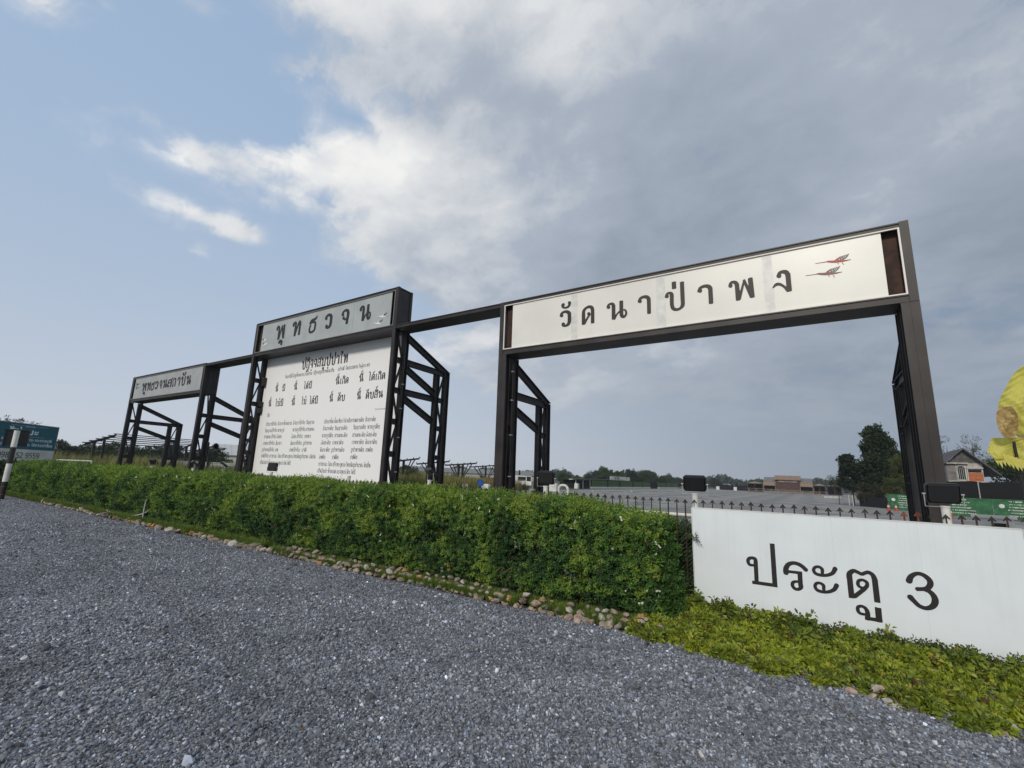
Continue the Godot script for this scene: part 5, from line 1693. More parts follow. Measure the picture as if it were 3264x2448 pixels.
func build_hall() -> void:
	var z := -155.0
	var h := thing("thatched_hall", "brown hall with thatched roofs and white letters at the far end of the yard", "building")
	var m := Mb.new()
	m.span(Vector3(-7.7, 0.6, z - 4), Vector3(-1.85, 3.9, z - 0.3))
	obj("wall", m, M.timber, h)
	for k in 14:
		m = Mb.new()
		m.span(Vector3(-7.6 + k * 0.42, 0.6, z - 0.3), Vector3(-7.6 + k * 0.42 + 0.36, 2.95, z - 0.26))
		obj("plank", m, M.timber, h)
	m = Mb.new()
	m.span(Vector3(-7.72, 2.95, z - 0.28), Vector3(-1.83, 3.62, z - 0.18))
	var board := obj("name_board", m, worn(0.13, 0.06, 0.045, 0.8, 0.2, 0.5, 131), h)
	var x := -6.9
	for ch in "ศูนย์อาหารวัดนา":
		if float(GLYPH[ch].get_slice(";", 0)) <= 0:
			continue
		var o := obj("letter", letter(ch), M.whitewash, board)
		o.scale = Vector3(0.0034, 0.0042, 0.006)
		o.position = Vector3(x, 3.1, z - 0.175)
		x += 0.38
	slope(h, "thatch_roof", -7.9, -1.6, 3.68, 4.86, z + 0.4, z - 2.2, M.thatch)
	slope(h, "thatch_roof", -7.9, -1.6, 3.68, 4.84, z - 4.8, z - 2.25, M.thatch)
	slope(h, "grey_roof", -10.6, -7.72, 3.0, 4.32, z - 0.2, z - 2.6, M.thatch_grey)
	slope(h, "grey_roof", -1.83, 1.06, 3.0, 4.24, z - 0.2, z - 2.6, M.thatch_grey)
	m = Mb.new()
	m.span(Vector3(-10.5, 0.5, z - 4), Vector3(-7.75, 2.6, z - 1.2))
	m.span(Vector3(-1.8, 0.5, z - 4), Vector3(1.0, 2.6, z - 1.2))
	obj("side_wing", m, M.dark, h)
	for q in [[-10.7, -7.74], [-1.84, 1.05]]:
		slope(h, "thatch_awning", q[0], q[1], 1.95, 2.98, z + 0.9, z + 0.1, M.thatch)
		for px in q:
			m = Mb.new()
			m.span(Vector3(px - 0.07, 0, z + 0.6), Vector3(px + 0.07, 2.1, z + 0.74))
			obj("post", m, M.rail_wood, h)
	# open shelters either side, on posts
	for t in [[-15.0, -10.75, "open thatched shelter left of the gabled hall"], [1.12, 4.0, "open thatched shelter just right of the gabled hall"], [4.1, 7.6, "open thatched shelter beside the big dark trees"]]:
		var s := thing("open_shelter", t[2], "shelter", Vector3(0, 0, z - 1), "thatched shelters beside the hall")
		var c: float = (t[0] + t[1]) / 2
		m = Mb.new()
		var a := Vector3(t[0], 2.42, 1.6)
		var b := Vector3(t[1], 2.42, 1.6)
		var p := Vector3(t[0], 2.42, -1.8)
		var q := Vector3(t[1], 2.42, -1.8)
		var top := Vector3(c, 3.02, 0)
		m.tri(a, b, top); m.tri(b, q, top); m.tri(q, p, top); m.tri(p, a, top)
		m.quad(b, a, p, q)
		obj("thatch_roof", m, M.thatch, s)
		for xx in [t[0] + 0.2, c, t[1] - 0.2]:
			for zz in [1.3, -1.5]:
				m = Mb.new()
				m.span(Vector3(xx - 0.06, 0, zz - 0.06), Vector3(xx + 0.06, 2.42, zz + 0.06))
				obj("post", m, M.timber, s)
		m = Mb.new()
		m.span(Vector3(t[0] + 0.1, 0.1, -1.75), Vector3(t[1] - 0.1, 2.3, -1.6))
		obj("back_wall", m, M.dark, s)
	# rail fence before the hall
	var f := thing("rail_fence", "pale wooden rail fence in front of the gabled hall", "fence")
	var px := -12.8
	while px < 3.8:
		m = Mb.new()
		m.span(Vector3(px - 0.07, 0, -137.1), Vector3(px + 0.07, 1.12 - (px + 12.8) * 0.014, -136.95))
		obj("post", m, M.rail_wood, f)
		px += 0.83 * 2
	for y in [1.0, 0.5]:
		m = Mb.new()
		m.bar(Vector3(-12.9, y + 0.08, -137.0), Vector3(3.9, y - 0.16, -137.0), 0.1, 0.09, Vector3.UP)
		obj("rail", m, M.rail_wood, f)
	m = Mb.new()
	m.bar(Vector3(-9.0, 0.75, -138.4), Vector3(2.4, 0.62, -138.4), 0.06, 0.7, Vector3.UP)
	for k in 5:
		m.span(Vector3(-8.5 + k * 2.5, 0, -138.5), Vector3(-8.4 + k * 2.5, 0.7, -138.3))
	solo("long_bench", m, M.rail_wood, "long pale bench behind the rail fence", "bench")
	m = Mb.new()
	m.span(Vector3(2.4, 0, -112.0), Vector3(4.9, 0.32, -108.5))
	solo("concrete_step", m, M.concrete, "pale concrete step left of the dark trees", "step")

func build_right() -> void:
	# netting, banners, house and the board behind the fence
	var n := thing("shade_net", "waist-high black shade net below the big dark tree", "net")
	var m := Mb.new()
	var pts := [Vector3(4.35, 0, -61.8), Vector3(5.4, 0, -60.2), Vector3(6.4, 0, -57.9)]
	for i in 2:
		m.bar(pts[i] + Vector3(0, 0.5, 0), pts[i + 1] + Vector3(0, 0.5, 0), 1.0, 0.05, Vector3.UP)
	obj("netting", m, M.net, n)
	for p in [Vector3(3.5, 0, -62.2), Vector3(3.8, 0, -61.9), Vector3(6.45, 0, -57.7)]:
		m = Mb.new()
		m.tube(p, p + Vector3(0, 1.1, 0), 0.035, 0.035, 6)
		obj("post", m, M.white_pipe, n)
	var high := thing("tall_net", "tall black shade net on thin posts in front of the house", "net")
	m = Mb.new()
	for i in 10:
		var a := Vector3(7.6, 0, -48.5).lerp(Vector3(13.5, 0, -46.4), i / 10.0)
		var b := Vector3(7.6, 0, -48.5).lerp(Vector3(13.5, 0, -46.4), (i + 1) / 10.0)
		var sag := 0.05 * sin(i * 2.1)
		m.quad(a + Vector3(0, 1.3, 0), b + Vector3(0, 1.3, 0), b + Vector3(0, 2.55 + 0.05 * sin((i + 1) * 2.1), 0), a + Vector3(0, 2.55 + sag, 0))
	obj("netting", m, M.net, high)
	for i in 4:
		m = Mb.new()
		var a := Vector3(7.6, 0, -48.45).lerp(Vector3(13.5, 0, -46.35), i / 2.2)
		m.tube(a, a + Vector3(0, 2.6, 0), 0.04, 0.04, 6)
		obj("post", m, M.galv, high)
	for t in [[Vector3(5.95, 0, -55.6), Vector3(8.3, 0, -54.9), "green banner with white print left of the right gate column", 3], [Vector3(8.5, 0, -47.6), Vector3(10.7, 0, -46.9), "green banner of white lines of print under the tall net, left one", 4], [Vector3(10.72, 0, -46.85), Vector3(13.2, 0, -46.0), "green banner with a white disc under the tall net, right one", 5]]:
		var b := thing("green_banner", t[2], "banner", t[0], "green banners across the yard")
		var x: Vector3 = (t[1] - t[0]).normalized()
		b.basis = Basis(x, Vector3.UP, x.cross(Vector3.UP))
		var l: float = t[0].distance_to(t[1])
		m = Mb.new()
		m.span(Vector3(0, 0.05, -0.02), Vector3(l, 1.38, 0))
		obj("cloth", m, worn(0.028, 0.13, 0.05, 0.7, 0.35, 0.6, 140 + t[3]), b)
		if t[3] != 4:
			m = Mb.new()
			m.tube(Vector3(0.42, 0.92, 0.001), Vector3(0.42, 0.92, 0.006), 0.14, 0.14, 20)
			obj("disc", m, M.whitewash, b)
		var r := RandomNumberGenerator.new()
		r.seed = 150 + t[3]
		var left := 0.15 if t[3] == 4 else 0.68
		for k in 6:
			var y := 1.26 - k * 0.19
			write_strip(b, left + r.randf_range(0, 0.12), minf(l - 0.1, left + r.randf_range(0.8, 1.3)), y - 0.06, 0.10)
	var cone_mesh := Mb.new()
	cone_mesh.tube(Vector3(0, 0.03, 0), Vector3(0, 0.6, 0), 0.14, 0.03, 10)
	cone_mesh.span(Vector3(-0.18, 0, -0.18), Vector3(0.18, 0.035, 0.18))
	var stripe := Mb.new()
	stripe.tube(Vector3(0, 0.32, 0), Vector3(0, 0.46, 0), 0.094, 0.068, 10, false)
	for t in [[5.55, -51.8, "red and white traffic cone before the left green banner, left of the pair"], [6.0, -51.5, "red and white traffic cone before the left green banner, right of the pair"], [8.1, -44.8, "traffic cone just right of the gate column's foot"]]:
		var c := thing("traffic_cone", t[2], "traffic cone", Vector3(t[0], 0, t[1]), "traffic cones by the banners")
		obj("cone", cone_mesh, paint(0.42, 0.09, 0.05, 0.6), c)
		obj("stripe", stripe, M.whitewash, c)
	# the house with the open gable
	var h := thing("gabled_house", "grey gabled upstairs room with arched window and orange brick wall behind the tall net", "house", Vector3(0, 0, -61))
	m = Mb.new()
	m.span(Vector3(11.2, 2.82, -5.5), Vector3(13.68, 4.5, 0))
	obj("wall", m, worn(0.42, 0.40, 0.36, 0.9, 0.2, 0.6, 161), h)
	m = Mb.new()
	m.tri(Vector3(11.25, 4.5, 0.0), Vector3(13.95, 4.5, 0.0), Vector3(12.45, 5.72, 0.0))
	m.tri(Vector3(13.95, 4.5, -0.12), Vector3(11.25, 4.5, -0.12), Vector3(12.45, 5.72, -0.12))
	obj("gable", m, worn(0.105, 0.10, 0.095, 0.9, 0.2, 0.6, 162), h)
	m = Mb.new()
	m.span(Vector3(12.66, 2.86, 0.01), Vector3(13.62, 3.62, 0.05))
	obj("brick_infill", m, worn(0.42, 0.135, 0.055, 0.9, 0.25, 1.6, 163, 4.0), h)
	m = Mb.new()
	m.span(Vector3(12.68, 3.68, 0.01), Vector3(13.55, 3.92, 0.04))
	obj("vent_opening", m, M.dark, h)
	m = Mb.new()
	m.span(Vector3(11.2, 2.76, 0.0), Vector3(13.75, 2.84, 0.22))
	m.span(Vector3(12.56, 2.86, 0.01), Vector3(12.64, 4.0, 0.10))
	m.span(Vector3(12.56, 4.0, 0.01), Vector3(13.7, 4.1, 0.12))
	m.span(Vector3(11.16, 4.44, 0.01), Vector3(12.7, 4.54, 0.3))
	obj("moulding", m, worn(0.46, 0.44, 0.40, 0.9, 0.15, 0.6, 164), h)
	m = Mb.new()
	var arch := []
	for k in 9:
		var a := PI * k / 8
		arch.push_back(Vector3(12.2 + 0.24 * cos(a), 4.0 + 0.24 * sin(a), 0.02))
	arch.push_back(Vector3(11.96, 3.0, 0.02))
	arch.push_back(Vector3(12.44, 3.0, 0.02))
	for k in range(1, arch.size() - 1):
		m.tri(arch[0], arch[k], arch[k + 1])
	var win := obj("arched_window", m, M.glass, h)
	m = Mb.new()
	for k in 3:
		m.span(Vector3(12.06 + k * 0.13, 3.0, 0.025), Vector3(12.085 + k * 0.13, 4.15, 0.05))
	for k in 8:
		var a := PI * k / 8
		var b := PI * (k + 1) / 8
		m.bar(Vector3(12.2 + 0.28 * cos(a), 4.0 + 0.28 * sin(a), 0.05), Vector3(12.2 + 0.28 * cos(b), 4.0 + 0.28 * sin(b), 0.05), 0.08, 0.06, Vector3.BACK)
	m.span(Vector3(11.88, 2.95, 0.02), Vector3(11.96, 4.0, 0.08))
	m.span(Vector3(12.44, 2.95, 0.02), Vector3(12.52, 4.0, 0.08))
	obj("frame", m, M.concrete, win)
	for k in 7:
		m = Mb.new()
		m.span(Vector3(11.22 + k * 0.09, 2.9, 0.01), Vector3(11.28 + k * 0.09, 4.4, 0.05))
		obj("louvre", m, M.thatch_grey, h)
	var slate := worn(0.095, 0.095, 0.10, 0.85, 0.25, 0.5, 165)
	for q in [[10.95, 4.42, 12.45, 5.86], [14.75, 3.42, 12.45, 5.86]]:
		m = Mb.new()
		m.bar(Vector3(q[0], q[1], -2.6), Vector3(q[2], q[3], -2.6), 0.1, 6.2, Vector3(0.6, -0.8, 0) if q[0] > 12 else Vector3(0.6, 0.8, 0))
		obj("roof", m, slate, h)
	m = Mb.new()
	for px in [11.4, 13.5]:
		m.span(Vector3(px - 0.15, 0, -0.4), Vector3(px + 0.15, 2.78, -0.1))
	obj("pillar", m, M.concrete, h)
	m = Mb.new()
	m.bar(Vector3(13.9, 2.66, 0.5), Vector3(15.6, 2.5, 0.5), 0.9, 0.06, Vector3.BACK)
	obj("lean_to", m, M.thatch_grey, h)
	# white board with a lamp behind the sign
	var wb := thing("white_screen", "white board with a small black floodlight before it, behind the sign's right end", "board", Vector3(2.27, 0, -10.0))
	m = Mb.new()
	m.span(Vector3(-0.20, 0.1, -0.02), Vector3(0.21, 1.27, 0))
	obj("panel", m, M.whitewash, wb)
	m = Mb.new()
	m.span(Vector3(-0.235, 1.272, -0.03), Vector3(0.24, 1.315, 0.03))
	obj("top_rail", m, M.trim, wb)
	m = Mb.new()
	m.tube(Vector3(0.02, 0, 0.16), Vector3(0.02, 1.1, 0.16), 0.012, 0.012, 6)
	m.span(Vector3(-0.035, 1.12, 0.10), Vector3(0.085, 1.21, 0.17))
	m.span(Vector3(-0.06, 1.07, 0.12), Vector3(0.08, 1.085, 0.2))
	solo("small_floodlight", m, M.lamp_black, "small black floodlight standing before the white board", "floodlight").position = Vector3(2.27, 0, -10.0)

func write_strip(parent: Node3D, x0: float, x1: float, y: float, high: float) -> void:
	# a line of tiny print made of letters; too far off to read in the photograph
	var r := RandomNumberGenerator.new()
	r.seed = int(x0 * 1000 + y * 77)
	var m := Mb.new()
	var x := x0
	while x < x1:
		var w := r.randf_range(0.03, 0.07)
		if r.randf() < 0.14:
			x += 0.05
		m.span(Vector3(x, y, 0.001), Vector3(x + 0.014, y + high * 0.7, 0.005))
		m.span(Vector3(x + w * 0.3, y + (high * 0.45 if r.randf() < 0.6 else 0.0), 0.001), Vector3(x + w * 0.9, y + high * 0.7, 0.0046))
		x += w
	obj("print_line", m, M.whitewash, parent)

# ---------------------------------------------------------------- trees and weeds

func build_trees() -> void:
	clump_leaf = leaf_cluster(11, 0.5, 0.62, 0.36, 901)
	clump_fine = leaf_cluster(14, 0.55, 0.6, 0.16, 902)
	var dk := Color(0.018, 0.036, 0.010)
	var md := Color(0.042, 0.075, 0.018)
	var lt := Color(0.085, 0.125, 0.030)
	var gold := Color(0.15, 0.15, 0.03)
	var grey := Color(0.085, 0.105, 0.065)
	tree("mango_tree", "tallest dark green tree left of the right gate column", Vector3(6.3, 0, -63.5), [[Vector3(0.1, 6.6, 0), Vector3(1.5, 2.0, 1.5)], [Vector3(-0.1, 4.7, 0), Vector3(2.1, 1.8, 1.8)], [Vector3(0.5, 3.0, 0), Vector3(2.3, 1.6, 1.8)]], 13.0, 0.36, dk, md, 201, [[Vector3.ZERO, Vector3(0.1, 5.5, 0), 0.2]])
	tree("broadleaf_tree", "blackish rounded tree on the left flank of the tallest tree", Vector3(3.9, 0, -62.5), [[Vector3(-0.1, 4.2, 0), Vector3(1.0, 1.2, 1.0)], [Vector3(-0.1, 2.7, 0), Vector3(1.2, 1.5, 1.2)]], 12.0, 0.36, Color(0.010, 0.020, 0.009), Color(0.024, 0.042, 0.014), 202, [[Vector3.ZERO, Vector3(0, 3.4, 0), 0.12]])
	tree("bamboo", "yellowish green bamboo leaning against the right gate column", Vector3(8.0, 0, -60.5), [[Vector3(-0.1, 3.9, 0), Vector3(1.0, 1.3, 1.0)], [Vector3(-0.4, 2.2, 0.3), Vector3(1.6, 1.2, 1.0)]], 10.0, 0.3, md, gold, 203, [[Vector3(-0.2, 0, 0), Vector3(-0.3, 3.4, 0), 0.05], [Vector3(0.2, 0, 0), Vector3(0.3, 3.2, 0.1), 0.05], [Vector3(-1.2, 0, 0.3), Vector3(-1.3, 2.2, 0.3), 0.05]], "", true)
	tree("undergrowth_bush", "dark tangle of bushes with dry stems under the tallest tree", Vector3(5.2, 0, -61.5), [[Vector3(0, 1.4, 0), Vector3(1.7, 1.1, 0.9)]], 9.0, 0.26, dk, Color(0.075, 0.075, 0.03), 204, [[Vector3(-0.4, 0, 0.3), Vector3(-0.9, 2.0, 0.5), 0.03], [Vector3(0.5, 0, 0.5), Vector3(0.4, 1.7, 0.6), 0.04], [Vector3(0.9, 0, 0.5), Vector3(1.0, 1.5, 0.6), 0.04]], "", true)
	tree("young_tree", "small greyish tree at the left foot of the dark trees", Vector3(2.7, 0, -64), [[Vector3(-0.1, 2.3, 0), Vector3(0.75, 0.95, 0.7)]], 3.5, 0.24, grey, md, 205, [[Vector3.ZERO, Vector3(0, 2.2, 0), 0.05]], "", true)
	tree("young_tree", "pale feathery tree above the roof of the gabled house, left one", Vector3(15.7, 0, -84), [[Vector3(0, 7.3, 0), Vector3(1.7, 1.6, 1.5)], [Vector3(0.4, 5.6, 0), Vector3(2.0, 1.3, 1.5)]], 1.5, 0.42, grey, Color(0.14, 0.16, 0.10), 206, [[Vector3.ZERO, Vector3(0, 7.0, 0), 0.15]], "", true)
	tree("young_tree", "pale feathery tree above the roof of the gabled house, right one", Vector3(18.0, 0, -83), [[Vector3(-0.2, 8.0, 0), Vector3(1.0, 1.3, 1.0)], [Vector3(0.6, 6.3, 0), Vector3(1.8, 1.3, 1.5)]], 1.5, 0.42, grey, Color(0.13, 0.15, 0.08), 207, [[Vector3.ZERO, Vector3(0, 7.6, 0), 0.15]], "", true)
	tree("broadleaf_tree", "bright green tree right of the gabled house behind the yellow flag", Vector3(21.2, 0, -80), [[Vector3(0, 4.6, 0), Vector3(3.2, 2.0, 2.0)], [Vector3(1.5, 2.6, 1.0), Vector3(3.4, 2.0, 2.0)]], 8.0, 0.5, dk, Color(0.075, 0.10, 0.018), 208, [[Vector3.ZERO, Vector3(0, 4.0, 0), 0.2]])
	tree("broadleaf_tree", "dark tree at the right edge under the yellow flag", Vector3(18.0, 0, -62), [[Vector3(0, 2.6, 0), Vector3(2.6, 1.9, 1.6)]], 8.0, 0.45, dk, md, 209, [[Vector3.ZERO, Vector3(0, 2.4, 0), 0.15]])
	# behind the green screens
	var row := [[-57.0, -139, 4.2, 3.2, grey, md, true], [-54.5, -142, 5.6, 3.6, md, lt, false], [-51.0, -146, 5.0, 4.0, md, lt, false], [-48.6, -152, 6.0, 3.6, dk, md, false], [-45.0, -158, 5.6, 4.4, dk, lt, false], [-42.6, -160, 4.2, 3.6, dk, md, false]]
	var rown := ["dark drooping tree at the left end behind the green screens", "light green tree left of the white shop sign", "light green tree behind the white shop sign", "tall dark tree just right of the white shop sign", "broad green tree behind the middle green screens", "dark tree at the right end behind the green screens"]
	for i in row.size():
		var t: Array = row[i]
		tree("broadleaf_tree", rown[i], Vector3(t[0], 0, t[1]), [[Vector3(0, t[2] * 0.66, 0), Vector3(t[3] * 0.75, t[2] * 0.36, t[3] * 0.7)], [Vector3(0.8, t[2] * 0.42, 0), Vector3(t[3], t[2] * 0.36, t[3] * 0.8)]], 7.0, 0.55, t[4], t[5], 220 + i, [[Vector3.ZERO, Vector3(0, t[2] * 0.7, 0), 0.18]], "trees behind the green screens", t[6])
	var far := [[-47.5, -100, 3.2, 2.6, md, lt, "scrubby green bush right of the tall gate post"], [-44.6, -101, 2.4, 2.4, md, gold, "yellowing bush right of the tall gate post"], [-47.1, -196, 5.0, 4.0, grey, md, "grey-green tree at the far end of the green screens"], [-43.5, -194, 4.0, 3.4, grey, md, "dry-looking tree at the far end of the green screens"], [-33.1, -218, 4.6, 3.0, dk, grey, "small conical tree at the far end of the yard"],
		[-87.5, -21, 4.0, 3.2, dk, grey, "round grey-green tree right of the blue billboard"], [-96.4, -27, 4.6, 4.0, dk, md, "dark tree behind the shed frame, left"], [-91.0, -28.5, 4.3, 3.4, md, lt, "light green tree behind the shed frame, right"], [-94.6, -33, 4.3, 4.0, dk, md, "round dark tree framed by the left gate portal"], [-102.3, -41.5, 5.6, 4.6, dk, md, "dark tree right of centre in the left gate portal"], [-97.0, -45.0, 4.6, 3.6, dk, grey, "tree touching the second gate column"], [-72.3, -34.2, 4.1, 2.6, dk, lt, "bushy tree in front of the pale warehouse"], [-78.0, -66.0, 3.6, 3.0, grey, md, "grey-green tree right of the middle gate columns"], [-70.0, -72.0, 3.0, 2.6, md, grey, "low tree between the T-shaped frames"], [-31.0, -6.2, 1.55, 1.5, dk, md, "dark bush at the far left end of the hedge"], [-31.5, -33.2, 1.7, 1.6, dk, lt, "dark green bush below the first T-shaped frame"]]
	for i in far.size():
		var t: Array = far[i]
		var small: bool = t[2] < 3.4
		tree("roadside_bush" if small else "field_tree", t[6], Vector3(t[0], 0, t[1]), [[Vector3(0, t[2] * 0.62, 0), Vector3(t[3] * 0.8, t[2] * 0.38, t[3] * 0.8)], [Vector3(t[3] * 0.3, t[2] * 0.36, 0.3), Vector3(t[3] * 0.8, t[2] * 0.34, t[3] * 0.7)]], 7.0, 0.22 if t[2] < 2 else (0.32 if small else 0.46), t[4], t[5], 240 + i, [[Vector3.ZERO, Vector3(0, t[2] * 0.6, 0), 0.05 if small else 0.15]], "")
	# a feathery tree over the blue billboard
	tree("young_tree", "feathery dark tree over the top of the blue billboard", Vector3(-55.5, 0, -10.2), [[Vector3(0, 4.1, 0), Vector3(1.1, 1.0, 1.5)], [Vector3(1.2, 3.6, 2.4), Vector3(0.9, 0.8, 0.9)]], 1.3, 0.34, Color(0.03, 0.045, 0.025), grey, 260, [[Vector3.ZERO, Vector3(0, 4.0, 0), 0.1], [Vector3(0, 2.0, 0), Vector3(1.2, 3.8, 2.4), 0.05]], "", true)
	# hazy belt of far trees along the horizon
	var r := RandomNumberGenerator.new()
	r.seed = 270
	var where := []
	var tints := []
	for i in 9000:
		var a := deg_to_rad(lerpf(-92.0, 25.0, r.randf()))
		var d := r.randf_range(285.0, 330.0)
		var high := 4.2 + 1.8 * sin(a * 37.0) + 1.4 * sin(a * 83.0 + 1.0)
		where.push_back(Transform3D(rand_turn(r).scaled(Vector3.ONE * r.randf_range(1.4, 2.6)), Vector3(sin(a) * d, high * pow(r.randf(), 0.7), -cos(a) * d)))
		tints.push_back(mix_tint(r, Color(0.055, 0.075, 0.05), Color(0.085, 0.105, 0.07)))
	var belt := thing("far_trees", "hazy belt of far-off trees along the horizon", "trees")
	belt.set_meta("kind", "stuff")
	scatter("canopy", clump_leaf, M.leaf, where, tints, belt)
	# tall grass and weeds in the field
	var blade := Mb.new()
	for i in 16:
		var a := r.randf() * TAU
		var d := Vector3(cos(a), 0, sin(a))
		var o := d * r.randf() * 0.25
		var s := Vector3(-d.z, 0, d.x) * 0.018
		var up := Vector3.UP * r.randf_range(0.6, 1.0)
		var lean := d * r.randf_range(0.05, 0.3)
		blade.tint = Color.WHITE * r.randf_range(0.75, 1.2)
		blade.tri(o - s, o + s, o + up * 0.6 + lean * 0.4)
		blade.tri(o + up * 0.35 + lean * 0.2 - s, o + up * 0.35 + lean * 0.2 + s, o + up + lean)
	where = []
	tints = []
	var patch := noise(FastNoiseLite.TYPE_SIMPLEX_SMOOTH, 0.05, 3, 271)
	for i in 16000:
		var z := -10.0 - 52.0 * r.randf()
		var x := lerpf(-92.0, -26.0 - clampf((-z - 30.0) * 0.15, 0.0, 6.0), pow(r.randf(), 0.8))
		if z > -19.0 and x > -46.0:
			continue
		if Vector2(x + 32.0, z + 35.0).length() < 3.0 and r.randf() < 0.6:
			continue
		var v := patch.get_noise_2d(x, z)
		var high := lerpf(1.40, 2.1, smoothstep(-44.0, -52.0, x)) * (1.0 + 0.45 * v) * r.randf_range(0.7, 1.15)
		where.push_back(Transform3D(Basis(Vector3.UP, r.randf() * TAU).scaled(Vector3(1.5, high, 1.5)), Vector3(x, 0, z)))
		var c := Color(0.11, 0.15, 0.035).lerp(Color(0.26, 0.23, 0.075), clampf(0.45 + v * 0.8 + r.randfn() * 0.2, 0, 1))
		if x > -42.0 and z < -40.0 and r.randf() < 0.6:
			c = Color(0.30, 0.19, 0.09).lerp(Color(0.24, 0.20, 0.08), r.randf())
		c.a = 1.0
		tints.push_back(c)
	var weeds := thing("tall_grass", "tall yellow-green grass and weeds growing over the field behind the gate", "grass")
	weeds.set_meta("kind", "stuff")
	scatter("blades", blade.mesh(), M.leaf, where, tints, weeds)

# ---------------------------------------------------------------- flags and small things

func cloth(rows: Array, right: float, wave: float, z: float, phase: float, oval := false) -> Mb:
	# a hanging cloth: rows of [y, left edge], out to a straight right edge
	var m := Mb.new()
	var cols := 44
	var p := []
	for k in rows:
		var line := []
		for i in cols + 1:
			var far: float = right
			if oval:
				far = lerpf(k[1], right, 0.25 + 0.75 * sqrt(maxf(0.0, 1.0 - pow((k[0] - 2.42) / 0.2, 2))))
			var x: float = lerpf(k[1], far, float(i) / cols)
			line.push_back(Vector3(x, k[0] - 0.03 * (x - k[1]), z + wave * sin(x * 13.0 + k[0] * 7.0 + phase) + wave * 0.7 * sin(x * 27.0 - k[0] * 16.0 + phase * 2.0) + wave * 0.25 * sin(x * 61.0 + k[0] * 44.0)))
		p.push_back(line)
	for j in p.size() - 1:
		for i in cols:
			m.quad(p[j + 1][i], p[j + 1][i + 1], p[j][i + 1], p[j][i])
	return m

func rows_between(knots: Array, n: int, rough: float, sd: int) -> Array:
	var r := RandomNumberGenerator.new()
	r.seed = sd
	var o := []
	for i in n + 1:
		var t := float(i) / n * (knots.size() - 1)
		var k := mini(int(t), knots.size() - 2)
		var q: Vector2 = (knots[k] as Vector2).cubic_interpolate(knots[k + 1], knots[maxi(k - 1, 0)], knots[mini(k + 2, knots.size() - 1)], t - k)
		o.push_back([q.x, q.y + r.randf_range(-rough, rough)])
	return o

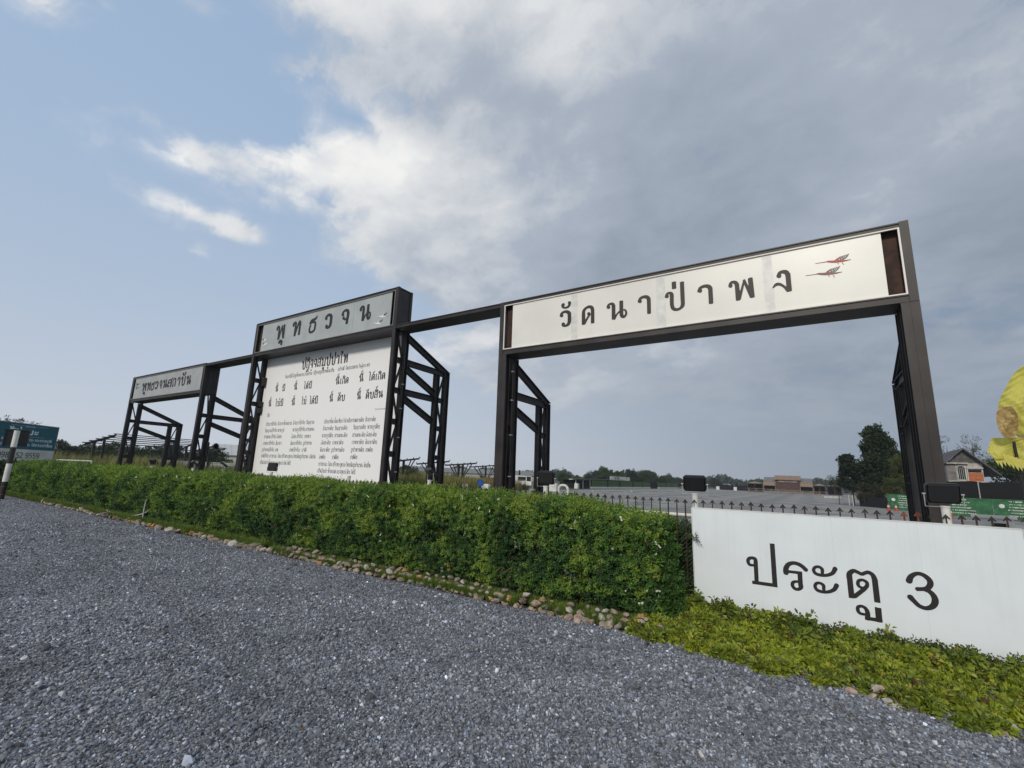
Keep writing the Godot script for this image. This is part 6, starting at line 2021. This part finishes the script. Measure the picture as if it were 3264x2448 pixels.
func build_flags() -> void:
	var yellow := paint(0.70, 0.66, 0.17, 0.75)
	yellow.backlight_enabled = true
	yellow.backlight = lin(0.75, 0.68, 0.12)
	var gold := StandardMaterial3D.new()
	var scrolls := noise(FastNoiseLite.TYPE_CELLULAR, 0.045, 3, 311)
	scrolls.cellular_return_type = FastNoiseLite.RETURN_DISTANCE2_SUB
	gold.albedo_texture = ntex(scrolls, 256, [0.0, 0.22, 0.45, 0.8], [lin(0.20, 0.12, 0.05), lin(0.42, 0.29, 0.12), lin(0.55, 0.42, 0.17), lin(0.68, 0.62, 0.18)])
	gold.uv1_triplanar = true
	gold.uv1_scale = Vector3.ONE * 2.2
	gold.roughness = 0.75
	gold.backlight_enabled = true
	gold.backlight = lin(0.45, 0.33, 0.12)
	var f := thing("yellow_flag", "upper yellow flag with a gold ornamental emblem, at the right edge", "flag", Vector3.ZERO, "yellow flags at the right edge")
	obj("cloth", cloth(rows_between([Vector2(3.175, 2.350), Vector2(3.062, 2.150), Vector2(2.900, 2.025), Vector2(2.737, 1.938), Vector2(2.600, 1.913), Vector2(2.475, 1.931), Vector2(2.350, 1.981), Vector2(2.287, 2.037)], 26, 0.002, 302), 2.75, 0.045, -7.55, 0.4), yellow, f)
	obj("emblem", cloth(rows_between([Vector2(2.594, 1.913), Vector2(2.544, 1.873), Vector2(2.475, 1.853), Vector2(2.375, 1.844), Vector2(2.287, 1.853), Vector2(2.244, 1.881)], 16, 0.003, 303), 2.02, 0.03, -7.44, 0.4, true), gold, f)
	var g := thing("yellow_flag", "lower yellow flag with a ragged fringe, at the right edge below the emblem", "flag", Vector3.ZERO, "yellow flags at the right edge")
	obj("cloth", cloth(rows_between([Vector2(2.262, 1.827), Vector2(2.175, 1.785), Vector2(2.100, 1.760), Vector2(2.050, 1.781), Vector2(2.012, 1.806)], 12, 0.002, 304), 2.7, 0.045, -7.58, 1.7), yellow, g)
	var r := RandomNumberGenerator.new()
	r.seed = 305
	var m := Mb.new()
	for i in 26:
		var x := 1.79 + i * 0.03
		var y := 2.03 - clampf(i * 0.014, 0.0, 0.13)
		var l := r.randf_range(0.05, 0.11)
		var q := Vector3(x, y, -7.55 + r.randf_range(-0.01, 0.01))
		m.tri(q + Vector3(-0.03, 0.07, 0), q + Vector3(0.035, -l, 0.004), q + Vector3(0.045, 0.07, 0))
	var fr := obj("fringe", m, yellow, g)
	fr.set_meta("kind", "stuff")
	var p := thing("flag_pole", "thin dark pole carrying the flags at the right edge", "pole", Vector3(2.0, 0, -7.62))
	m = Mb.new()
	m.tube(Vector3(0.03, 0, 0), Vector3(-0.01, 2.55, 0), 0.017, 0.014, 8)
	obj("pole", m, M.lamp_black, p)
	var t := thing("striped_flag", "small red, white and blue striped flag behind the yellow flags", "flag", Vector3(2.02, 2.12, -7.63))
	var band := [[0.26, 0.215, paint(0.45, 0.03, 0.04, 0.8)], [0.215, 0.17, M.whitewash], [0.17, 0.085, paint(0.03, 0.035, 0.16, 0.8)], [0.085, 0.04, M.whitewash], [0.04, 0.0, paint(0.45, 0.03, 0.04, 0.8)]]
	for b in band:
		obj("stripe", cloth([[b[0] as float + 0.1, 0.0], [b[1] as float + 0.1, 0.0]], 0.5, 0.008, 0.0, 0.2), b[2], t)
	# plastic pipe left lying at the hedge foot
	var pipe := thing("plastic_pipe", "pale plastic pipe lying on the stones with a stub standing at the hedge foot", "pipe", Vector3(-15.3, 0, -5.55))
	m = Mb.new()
	m.path_tube([Vector3(-2.2, 0.14, 0.04), Vector3(-1.4, 0.10, 0.05), Vector3(-0.7, 0.09, 0.05), Vector3(-0.2, 0.14, 0.02), Vector3(0.25, 0.24, -0.03), Vector3(0.45, 0.32, -0.05)], 0.016)
	obj("long_pipe", m, M.concrete, pipe)
	m = Mb.new()
	m.path_tube([Vector3(0.3, 0, 0), Vector3(0.28, 0.3, 0), Vector3(0.24, 0.52, -0.02), Vector3(0.28, 0.6, -0.02)], 0.016)
	obj("stub", m, M.concrete, pipe)

func _ready() -> void:
	rng.seed = 1
	# camera: a phone's wide lens held at eye height, tilted up, its axis a little left of the picture's middle
	var cam := Camera3D.new()
	cam.name = "camera"
	add_child(cam)
	cam.position = Vector3(0, 1.6, 0)
	cam.rotation_order = EULER_ORDER_YXZ
	cam.rotation = Vector3(0.1967063, 0.5870229, 0.03984635)
	cam.projection = Camera3D.PROJECTION_FRUSTUM
	cam.near = 0.1
	cam.far = 1500.0
	cam.size = 2.0 * 0.1 * 1224.0 / 1471.339
	cam.frustum_offset = Vector2(41.0 / 2448.0 * cam.size, 0)
	cam.current = true
	# sky, haze and exposure
	var env := Environment.new()
	env.background_mode = Environment.BG_SKY
	env.sky = Sky.new()
	env.sky.sky_material = make_sky()
	env.background_energy_multiplier = 1.0
	env.tonemap_mode = Environment.TONE_MAPPER_LINEAR
	env.tonemap_exposure = 1.0
	env.fog_enabled = true
	env.fog_density = 0.0004
	env.fog_light_color = Color(0.80, 0.84, 0.90)
	env.sdfgi_enabled = true
	env.ssao_enabled = true
	env.ssil_enabled = true
	var we := WorldEnvironment.new()
	we.name = "environment"
	we.environment = env
	add_child(we)
	# the sun, veiled by cloud behind the camera
	var sun := DirectionalLight3D.new()
	sun.name = "sun"
	add_child(sun)
	sun.light_energy = 0.64
	sun.light_color = Color(1.0, 0.965, 0.91)
	sun.light_angular_distance = 9.0
	sun.shadow_enabled = true
	sun.look_at_from_position(Vector3.ZERO, -Vector3(0.04, 0.52, 0.85))
	make_materials()
	build_ground()
	build_gate()
	build_fence()
	build_sign()
	build_hedge()
	build_edging()
	build_low_plants()
	build_trees()
	build_yard()
	build_left()
	build_lamps()
	build_flags()
